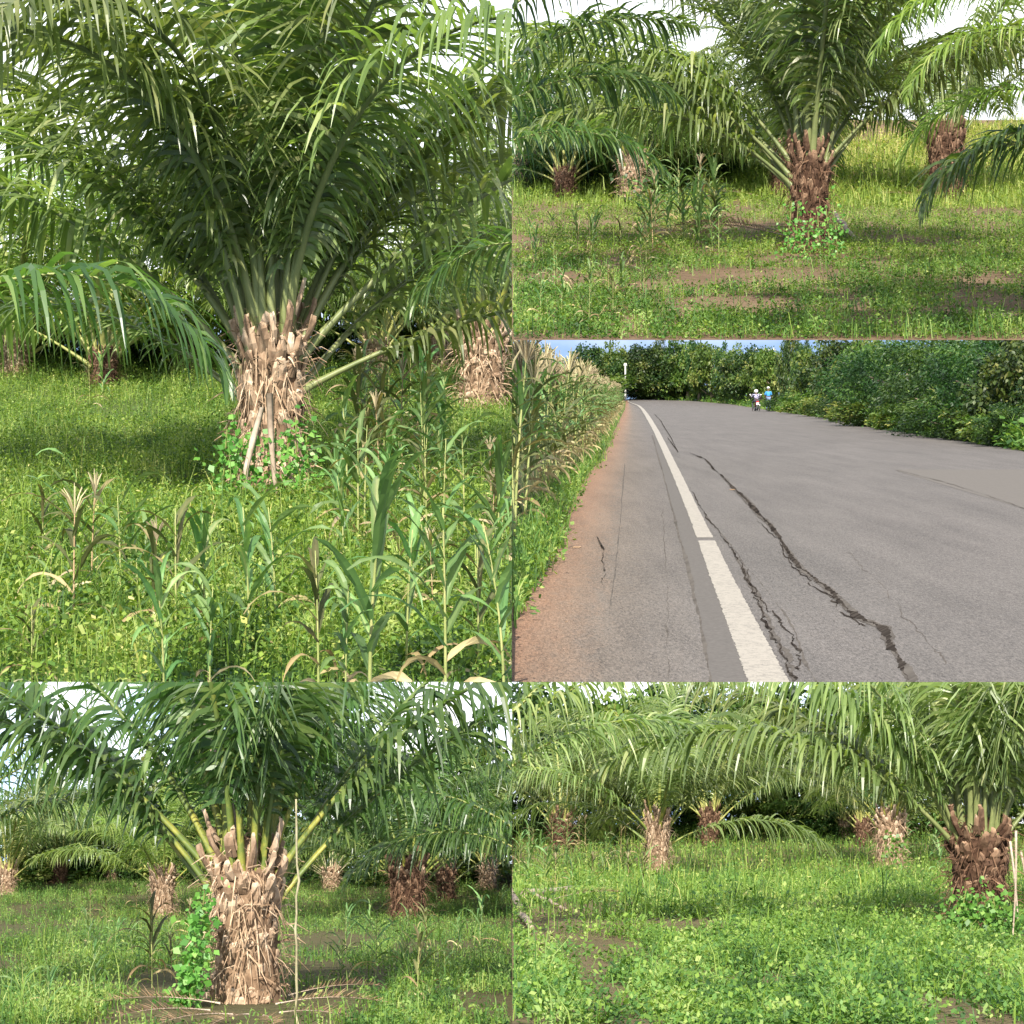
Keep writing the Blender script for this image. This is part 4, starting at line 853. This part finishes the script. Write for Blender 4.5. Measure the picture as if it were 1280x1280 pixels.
for i, (px, row, h, k, w) in enumerate([(20,1096,60,'bush',1.3),(90,1094,50,'bush',1.3),(150,1093,56,'darkbush',1.3),(250,1095,64,'bush',1.2),(300,1092,90,'darkbush',1.2),(370,1096,60,'darkbush',1.3),(450,1100,44,'bush',1.2),(470,1104,34,'darkbush',1.1),(540,1095,70,'darkbush',1.3),(620,1096,70,'bush',1.3),
        (60,1090,130,'light',1.0),(180,1090,150,'light',1.1),(260,1089,170,'round',1.0),(400,1089,180,'round',1.1),(490,1090,170,'light',1.0),(590,1090,190,'round',1.0)]):
    tree(BL, px, row, h, k, 1+i % 3, ('leafy bush at the back of the lower left view' if 'bush' in k else 'tree far behind the palms of the lower left view'), 'bushes and trees behind the lower left palms', w)
p = BL.pos(371, 1284); u = BL.u(1284); mb = MB(); gp = np.random.default_rng(3)
hh = 285*u; mb.tube([(gp.normal(0,.006)*K,0,hh*q) for q in np.linspace(0,1,15)], [K*.010*(1+.25*(i % 3 == 0))*(1-.25*i/15) for i in range(15)], 8, np.repeat(gp.uniform(.3,.95,15),8))
solo('dry_cane', mb.build('dry_cane', M['bamboo'], True), p, 'thin dry cane standing upright beside the close shaggy trunk', 'cane', BL)
p = BL.pos(308, 1256); u = BL.u(1256)
lines = [[(-.62,-.35,.0),(-.55,-.42,.35),(-.5,-.38,.75),(-.47,-.3,1.2)], [(-.75,-.35,.0),(-.6,-.45,.2),(-.56,-.45,.6)], [(-.55,-.4,.3),(-.45,-.42,.9),(-.40,-.4,1.35)]]
solo('climbing_vine', leafclump('climbing_vine', lines, 170, .085, 24, ['vine','stalk'], spread=.08), p, 'bright green vine climbing the left side of the close shaggy trunk', 'vine', BL, sc=(112*u,)*3)
for i, (px, row, l, az, ti) in enumerate([(275,1262,120,195,-6),(262,1270,110,215,-8),(345,1262,110,-12,-8),(350,1272,100,-35,-10),(310,1274,95,250,-12),(290,1275,110,230,-10),(330,1275,90,285,-10),(360,1250,90,8,-6)]):
    dead_frond(BL, px, row, l, az, ['brown fallen frond pointing left from the close trunk','brown fallen frond lying lower left of the close trunk','brown fallen frond pointing right from the close trunk','brown fallen frond lying lower right of the close trunk','brown fallen frond heaped before the close trunk','withered frond before the trunk, tip to the lower left','withered frond before the trunk, tip to the lower right','pale fallen frond behind the foot of the dry cane'][i], ti, i, 'fallen fronds round the close trunk', lift=.25)
stick(BL, 'cut_frond_stalk', (497,1142), (436,1140), .035*K, .02*K, 'stalk_yellow', 'yellow cut stalk arching from the brown fibrous trunk to the grass', 'stalk', bow=-.25*K, lift=(.5*K,.05*K), r=.6)
mb = MB(); mb.tube([(0,0,0),(.05,0,.4),(-.05,0,.9),(-.28,0,1.75)], [.06,.07,.05,.03], 6, .7)
solo('broken_stalk', mb.build('broken_stalk', M['wood'], True), on(BL, 292, 1250, 1.05*K), 'orange brown broken leaf stalk pointing up out of the close trunk', 'stalk', BL, sc=(K,K,K))
g_ = random.Random(19); mzb = [(190,1235,120,1,'maize plant left of the close trunk with a pale stalk'),(120,1262,90,0,'leafy maize at the lower left of the shaded grass'),(30,1272,80,4,'maize at the bottom left corner of the lower left view'),(60,1278,70,2,'low broad maize beside the bottom left corner'),(470,1222,95,5,'maize between the dry cane and the brown trunk'),(522,1255,110,1,'maize before the brown fibrous trunk'),(600,1185,75,0,'maize near the right rim of the lower left view')]
for px, row, h, k, lab in mzb: maize(BL, px, row, h, k, lab, 'maize plants of the lower left view')
for i in range(26):
    row = g_.uniform(1130,1240); px = g_.choice([g_.uniform(5,240), g_.uniform(400,635)])
    maize(BL, px, row, g_.uniform(32,50)*(row-1000)/150, g_.randrange(6), 'small maize plant scattered in the shaded grass of the lower left view', 'small maize in the shaded grass', parts=False)

# ================================================================== LOWER RIGHT VIEW: weedy clearing among palms
ground(BR, 'weedy_ground', M['soil_br'], 640, 1800, 1300, 1032, yext=59.5*K)
bare = [(700,1140,60,10),(760,1135,40,8),(850,1160,75,12),(790,1160,50,9),(770,1185,40,10),(730,1215,45,14),(660,1205,40,10),(745,1240,40,12),(720,1270,40,8),(830,1078,40,5),(1010,1142,26,4),(965,1052,30,4)]
cover(BR, 'clearing_weeds', [M['grass_light'], M['grass_cool']], 60000, 640, 1290, 1095, 1292, lambda px, row: 1-.97*ell(px,row,bare), (.04,.26), .009, (.016,.055), .3, 53, gap=.33, mfun=lambda px, row, g: (g.random(len(px)) < np.clip((row-1130)/220.,.12,.5)+.6*(fbm(px/50., row/14., 8)-.5)).astype(int), ypow=1.0)
cover(BR, 'clearing_grass', [M['grass_light'], M['grass_cool'], M['grass_straw']], 24000, 640, 1290, 1036, 1150, lambda px, row: 1-.7*ell(px,row,bare), (.12,.4), .014, (.04,.08), .75, 57,
      lambda px, row, g: np.where(g.random(len(px)) < .06, 2, (g.random(len(px)) < .35+.6*(fbm(px/50., row/10., 8)-.5)).astype(int)), .8)
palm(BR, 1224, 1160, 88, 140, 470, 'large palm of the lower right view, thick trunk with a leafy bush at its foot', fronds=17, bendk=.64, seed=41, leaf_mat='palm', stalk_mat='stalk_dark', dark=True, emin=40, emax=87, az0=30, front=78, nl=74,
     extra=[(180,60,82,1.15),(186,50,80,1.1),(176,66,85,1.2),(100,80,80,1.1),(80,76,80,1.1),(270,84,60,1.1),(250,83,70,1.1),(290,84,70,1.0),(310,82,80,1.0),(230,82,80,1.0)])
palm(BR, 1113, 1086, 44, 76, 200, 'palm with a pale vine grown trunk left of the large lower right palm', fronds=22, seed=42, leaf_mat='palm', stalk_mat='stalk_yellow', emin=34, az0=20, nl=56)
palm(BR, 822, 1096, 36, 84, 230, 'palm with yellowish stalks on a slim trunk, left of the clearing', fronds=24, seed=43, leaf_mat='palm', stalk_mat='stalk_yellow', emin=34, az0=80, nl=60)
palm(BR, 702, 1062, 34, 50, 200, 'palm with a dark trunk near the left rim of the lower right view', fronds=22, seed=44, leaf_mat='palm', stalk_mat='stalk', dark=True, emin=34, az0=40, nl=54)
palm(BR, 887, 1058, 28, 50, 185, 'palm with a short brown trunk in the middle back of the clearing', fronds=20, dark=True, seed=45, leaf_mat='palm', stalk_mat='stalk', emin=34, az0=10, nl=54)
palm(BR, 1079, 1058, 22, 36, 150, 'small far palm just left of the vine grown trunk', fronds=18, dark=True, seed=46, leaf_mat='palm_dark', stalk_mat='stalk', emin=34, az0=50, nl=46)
palm(BR, 757, 1045, 18, 30, 150, 'far palm, left of two small reddish trunks behind the slim trunk', fronds=16, seed=47, leaf_mat='palm_fresh', emin=34, az0=15, nl=46)
palm(BR, 780, 1044, 18, 30, 150, 'far palm, right of two small reddish trunks behind the slim trunk', fronds=16, seed=48, leaf_mat='palm_fresh', emin=34, az0=65, nl=46)
palm(BR, 1055, 1046, 16, 24, 140, 'farthest palm right of the pale gap in the clearing', fronds=16, seed=49, leaf_mat='palm', emin=34, az0=65, nl=46)
palm(BR, 1000, 1150, 60, 250, 300, 'x', fronds=0, seed=50) if False else None
palm(BR, 540, 1165, 80, 190, 420, 'palm beyond the left rim of the lower right view, fronds reaching in', fronds=0, seed=51, leaf_mat='palm', stalk_mat='stalk',
     extra=[(0,60,80,1.05),(8,50,72,.9),(12,66,80,1.15)], nl=60)
for i, (px, row, h, k, w) in enumerate([(655,1040,48,'darkbush',1.3),(730,1039,48,'darkbush',1.3),(845,1040,44,'darkbush',1.3),(925,1039,42,'bush',1.3),(950,1040,40,'bush',1.3),(985,1039,46,'bush',1.3),(1020,1040,44,'darkbush',1.3),(1145,1045,44,'bush',1.2),(1175,1048,50,'bush',1.2),(1260,1048,60,'bush',1.3),
        (670,1034,190,'round',1.0),(760,1034,190,'light',1.1),(860,1034,200,'round',1.0),(960,1034,180,'light',1.1),(1040,1034,190,'round',1.1),(1140,1034,210,'light',1.0),(1250,1035,210,'round',1.0)]):
    tree(BR, px, row, h, k, 1+i % 3, ('leafy bush at the back of the lower right clearing' if 'bush' in k else 'tree far behind the palms of the lower right clearing'), 'bushes and trees behind the clearing', w)
p = BR.pos(1218, 1165); u = BR.u(1165); gg = np.random.default_rng(14)
lines = [[(x,-.5,0),(x+.05*gg.normal(),-.6,.3),(x*.95,-.55,.35+.4*gg.random())] for x in (-.4,-.25,-.1,.0,.12,.25)]
solo('leafy_bush', leafclump('leafy_bush', lines, 150, .085, 34, ['vine','stalk'], spread=.12), p, 'bright leafy bush growing against the foot of the large right trunk', 'bush', BR, sc=(92*u,)*3)
p = BR.pos(1113, 1088); u = BR.u(1088)
solo('climbing_vine', leafclump('climbing_vine', [[(x,-.48,0),(x*.9,-.5,.7),(x*.6,-.45,1.1)] for x in (-.3,-.1,.15,.3)], 36, .13, 35, ['vine','stalk'], spread=.1), p, 'pale vine covering the trunk left of the large right palm', 'vine', BR, sc=(42*u,)*3)
stick(BR, 'log', (655,1126), (714,1116), .06*K, .045*K, 'wood', 'pale bare log lying across the litter at the left of the clearing', 'log', lift=(.1*K,.08*K), r=.9, seed=2)
stick(BR, 'log', (656,1122), (706,1140), .035*K, .02*K, 'wood', 'brown stick crossing under the pale log', 'log', lift=(.12*K,.04*K), r=.45, seed=3)
stick(BR, 'log', (630,1115), (665,1162), .055*K, .04*K, 'wood', 'slanting grey branch at the left rim of the clearing', 'log', lift=(.2*K,.02*K), r=.6, seed=4)
for i, (x0, x1, rr, lab) in enumerate([(1262,1258,.7,'longest grey dead stalk hanging down the right side of the large trunk'),(1255,1266,.9,'pale dead stalk crossing the longest grey one'),(1268,1282,.6,'dead stalk hanging at the right edge of the picture')]):
    q = BR.pos(x1, 1168-i*6); mb = MB(); u = BR.u(1165); hgt = (132-i*14)*u
    mb.tube([(((x0-x1)*f_)*u, K*(-.25-.06*math.sin(f_*3)), hgt*f_) for f_ in np.linspace(0,1,7)], np.linspace(.008,.014,7)*K, 6, rr)
    solo('dead_stalk', mb.build('dead_stalk', M['wood'], True), q, lab, 'stalk', BR)
dead_frond(BR, 850, 1083, 50, 190, 'reddish dead frond heap right of the slim trunk', -8, 1, lift=.3)
dead_frond(BR, 1200, 1148, 70, 184, 'grey fallen frond left of the large right trunk', -6, 2, lift=.4)
dead_frond(BR, 690, 1128, 70, 10, 'pale withered frond lying in the litter by the log', -10, 0, lift=.2)
g_ = random.Random(23)
for i, (px, row, h, k, lab) in enumerate([(803,1118,55,1,'pale maize plant before the slim trunk'),(716,1118,52,0,'maize at the end of the pale log'),(682,1112,60,4,'drying maize behind the pale log'),(660,1108,55,2,'maize at the left rim of the clearing')]): maize(BR, px, row, h, k, lab, 'maize by the logs')
for i in range(26):
    maize(BR, g_.uniform(645,820), g_.uniform(1062,1110), g_.uniform(32,52), g_.randrange(6), 'young maize plant in the patch at the left back of the clearing', 'maize patch in the clearing', parts=False)
for i in range(10):
    maize(BR, g_.uniform(1125,1180), g_.uniform(1062,1100), g_.uniform(32,48), g_.randrange(6), 'young maize plant beside the large right palm', 'maize beside the large right palm', parts=False)

# ================================================================== sky behind the lower views
m, nt, out = nmat('low_sky'); co = objco(nt); n1 = noise(nt, .22/K, 5, .6, co)
c = ramp(nt, [(.35,(.33,.55,.95)),(.5,(.75,.86,1.0)),(.62,(1,1,1))], n1); em = nt.nodes.new('ShaderNodeEmission'); em.inputs['Strength'].default_value = 1.0
nt.links.new(c, em.inputs['Color']); nt.links.new(em.outputs[0], out.inputs[0]); M['low_sky'] = m
for cell in (BL, BR):
    mb = MB(); th = np.linspace(0, 1, 16); V = []; fs = []
    for q in th:
        x = cell.side*q*19.0*K; y = (60.3-0.6*q*q)*K
        V += [(x, y, -14.0*K), (x, y, TOPS*y)]
    for i in range(15): fs.append((2*i,2*i+2,2*i+3,2*i+1))
    mb.add(V, fs); o = part('sky', mb.build('sky', M['low_sky']), None); tag(o, kind='structure')

# ================================================================== meshes cut by planes through the camera, along the collage seams
def clip_all():
    top = {}
    def root(o):
        while o.parent: o = o.parent
        return o
    bpy.context.view_layer.update()
    for o in list(bpy.data.objects):
        if o.type != 'MESH' or o.modifiers: continue
        r = root(o); cell = CELL.get(r.name)
        if cell is None: continue
        mw = o.matrix_world; bb = np.array([mw @ Vector(c) for c in o.bound_box])
        planes = []
        sx = bb[:,0]*cell.side
        if sx.max() <= 0: bpy.data.objects.remove(o); continue
        if sx.min() < -1e-6: planes.append((Vector((0,0,0)), Vector((-cell.side,0,0))))
        if cell.top == -1:
            q = bb[:,2]-TOPS*bb[:,1]
            if q.min() < 0: planes.append((Vector((0,0,0)), Vector((0,TOPS,-1)).normalized()))
        if cell.top == 1:
            q = bb[:,2]-TOPS*bb[:,1]
            if q.min() >= 0:
                for ch in list(o.children): bpy.data.objects.remove(ch)
                bpy.data.objects.remove(o); continue
            if q.max() > 0: planes.append((Vector((0,0,0)), Vector((0,-TOPS,1)).normalized()))
        if not planes: continue
        inv = mw.inverted(); me = o.data.copy()
        bm = bmesh.new(); bm.from_mesh(me)
        for co_, no in planes:
            lc = inv @ co_; ln = (mw.to_3x3().transposed() @ no).normalized()
            bmesh.ops.bisect_plane(bm, geom=bm.verts[:]+bm.edges[:]+bm.faces[:], dist=1e-7, plane_co=lc, plane_no=ln, clear_outer=True)
        nf = len(bm.faces)
        if nf: bm.to_mesh(me); o.data = me
        bm.free()
        if not nf and not o.children: bpy.data.objects.remove(o)
        elif not nf:
            bm = bmesh.new(); bm.to_mesh(me); bm.free(); o.data = me
def safe_clip():
    # children first, so that a part is only dropped once its own sub-parts are settled
    clip_all()
    for o in list(bpy.data.objects):
        if o.type == 'EMPTY' and not o.children: bpy.data.objects.remove(o)
        elif o.type == 'MESH' and o.name.startswith('leaflets') and len(o.data.polygons) < 130: bpy.data.objects.remove(o)
        elif o.type == 'MESH' and len(o.data.polygons) == 0 and not o.children and not o.modifiers: bpy.data.objects.remove(o)
safe_clip()

# ================================================================== daylight
SUN_EL, SUN_AZ = 43.0, -8.0      # the sun stands behind the viewer, to the right
sd = Vector((math.sin(R(SUN_AZ))*math.cos(R(SUN_EL)), -math.cos(R(SUN_AZ))*math.cos(R(SUN_EL)), math.sin(R(SUN_EL))))
L = bpy.data.lights.new('sun', 'SUN'); L.energy = 5.0; L.angle = R(.5); L.color = (1,.94,.84)
lo = bpy.data.objects.new('sun', L); lo.rotation_euler = (-sd).to_track_quat('-Z','Y').to_euler(); COL.objects.link(lo)
W = bpy.data.worlds.new('World'); SC.world = W; W.use_nodes = True; nt = W.node_tree; nt.nodes.clear()
sk = nt.nodes.new('ShaderNodeTexSky'); sk.sky_type = 'NISHITA'; sk.sun_disc = False; sk.sun_elevation = R(SUN_EL); sk.sun_rotation = math.atan2(sd.x, sd.y)
b1 = nt.nodes.new('ShaderNodeBackground'); b1.inputs['Strength'].default_value = .13
nt.links.new(sk.outputs[0], b1.inputs['Color'])
# banks of white cloud over a strip of clear blue
tc = nt.nodes.new('ShaderNodeTexCoord'); sp = nt.nodes.new('ShaderNodeSeparateXYZ'); nt.links.new(tc.outputs['Generated'], sp.inputs[0])
mp = nt.nodes.new('ShaderNodeMapping'); mp.inputs['Scale'].default_value = (1,1,2.2); nt.links.new(tc.outputs['Generated'], mp.inputs[0])
cn = noise(nt, 9, 7, .6, mp.outputs[0])
mr = nt.nodes.new('ShaderNodeMapRange'); mr.inputs['From Min'].default_value = .085; mr.inputs['From Max'].default_value = .125; nt.links.new(sp.outputs['Z'], mr.inputs['Value'])
fac = math_n(nt, 'ADD', math_n(nt, 'MULTIPLY', mr.outputs[0], .95), math_n(nt, 'MULTIPLY', math_n(nt, 'SUBTRACT', cn, .55), .9)); 
cl = nt.nodes.new('ShaderNodeClamp'); nt.links.new(fac, cl.inputs[0])
b2 = nt.nodes.new('ShaderNodeBackground'); b2.inputs['Color'].default_value = (.95,.97,1,1); b2.inputs['Strength'].default_value = .95
low = nt.nodes.new('ShaderNodeMix'); low.data_type = 'RGBA'
b3 = nt.nodes.new('ShaderNodeBackground'); b3.inputs['Color'].default_value = (.2,.3,.48,1); b3.inputs['Strength'].default_value = 1.0
ms = nt.nodes.new('ShaderNodeMixShader'); hz = nt.nodes.new('ShaderNodeMapRange'); hz.inputs['From Min'].default_value = .14; hz.inputs['From Max'].default_value = .3; nt.links.new(sp.outputs['Z'], hz.inputs['Value'])
nt.links.new(hz.outputs[0], ms.inputs[0]); nt.links.new(b3.outputs[0], ms.inputs[1]); nt.links.new(b1.outputs[0], ms.inputs[2])
up = nt.nodes.new('ShaderNodeMapRange'); up.inputs['From Min'].default_value = .3; up.inputs['From Max'].default_value = .6; up.inputs['To Min'].default_value = 1; up.inputs['To Max'].default_value = .32; nt.links.new(sp.outputs['Z'], up.inputs['Value'])
mx = nt.nodes.new('ShaderNodeMixShader'); nt.links.new(math_n(nt, 'MULTIPLY', cl.outputs[0], up.outputs[0]), mx.inputs[0]); nt.links.new(ms.outputs[0], mx.inputs[1]); nt.links.new(b2.outputs[0], mx.inputs[2])
wo = nt.nodes.new('ShaderNodeOutputWorld'); nt.links.new(mx.outputs[0], wo.inputs['Surface'])

cam = bpy.data.cameras.new('camera'); cam.sensor_width = 36; cam.lens = 36*F/1280; cam.clip_start = .5; cam.clip_end = 60000
co = bpy.data.objects.new('camera', cam); co.location = (0,0,0); co.rotation_euler = (R(90),0,0); COL.objects.link(co); SC.camera = co
SC.render.resolution_x = SC.render.resolution_y = 1024
SC.view_settings.view_transform = 'Standard'; SC.view_settings.look = 'None'; SC.view_settings.exposure = 1.12; SC.view_settings.gamma = 1.0
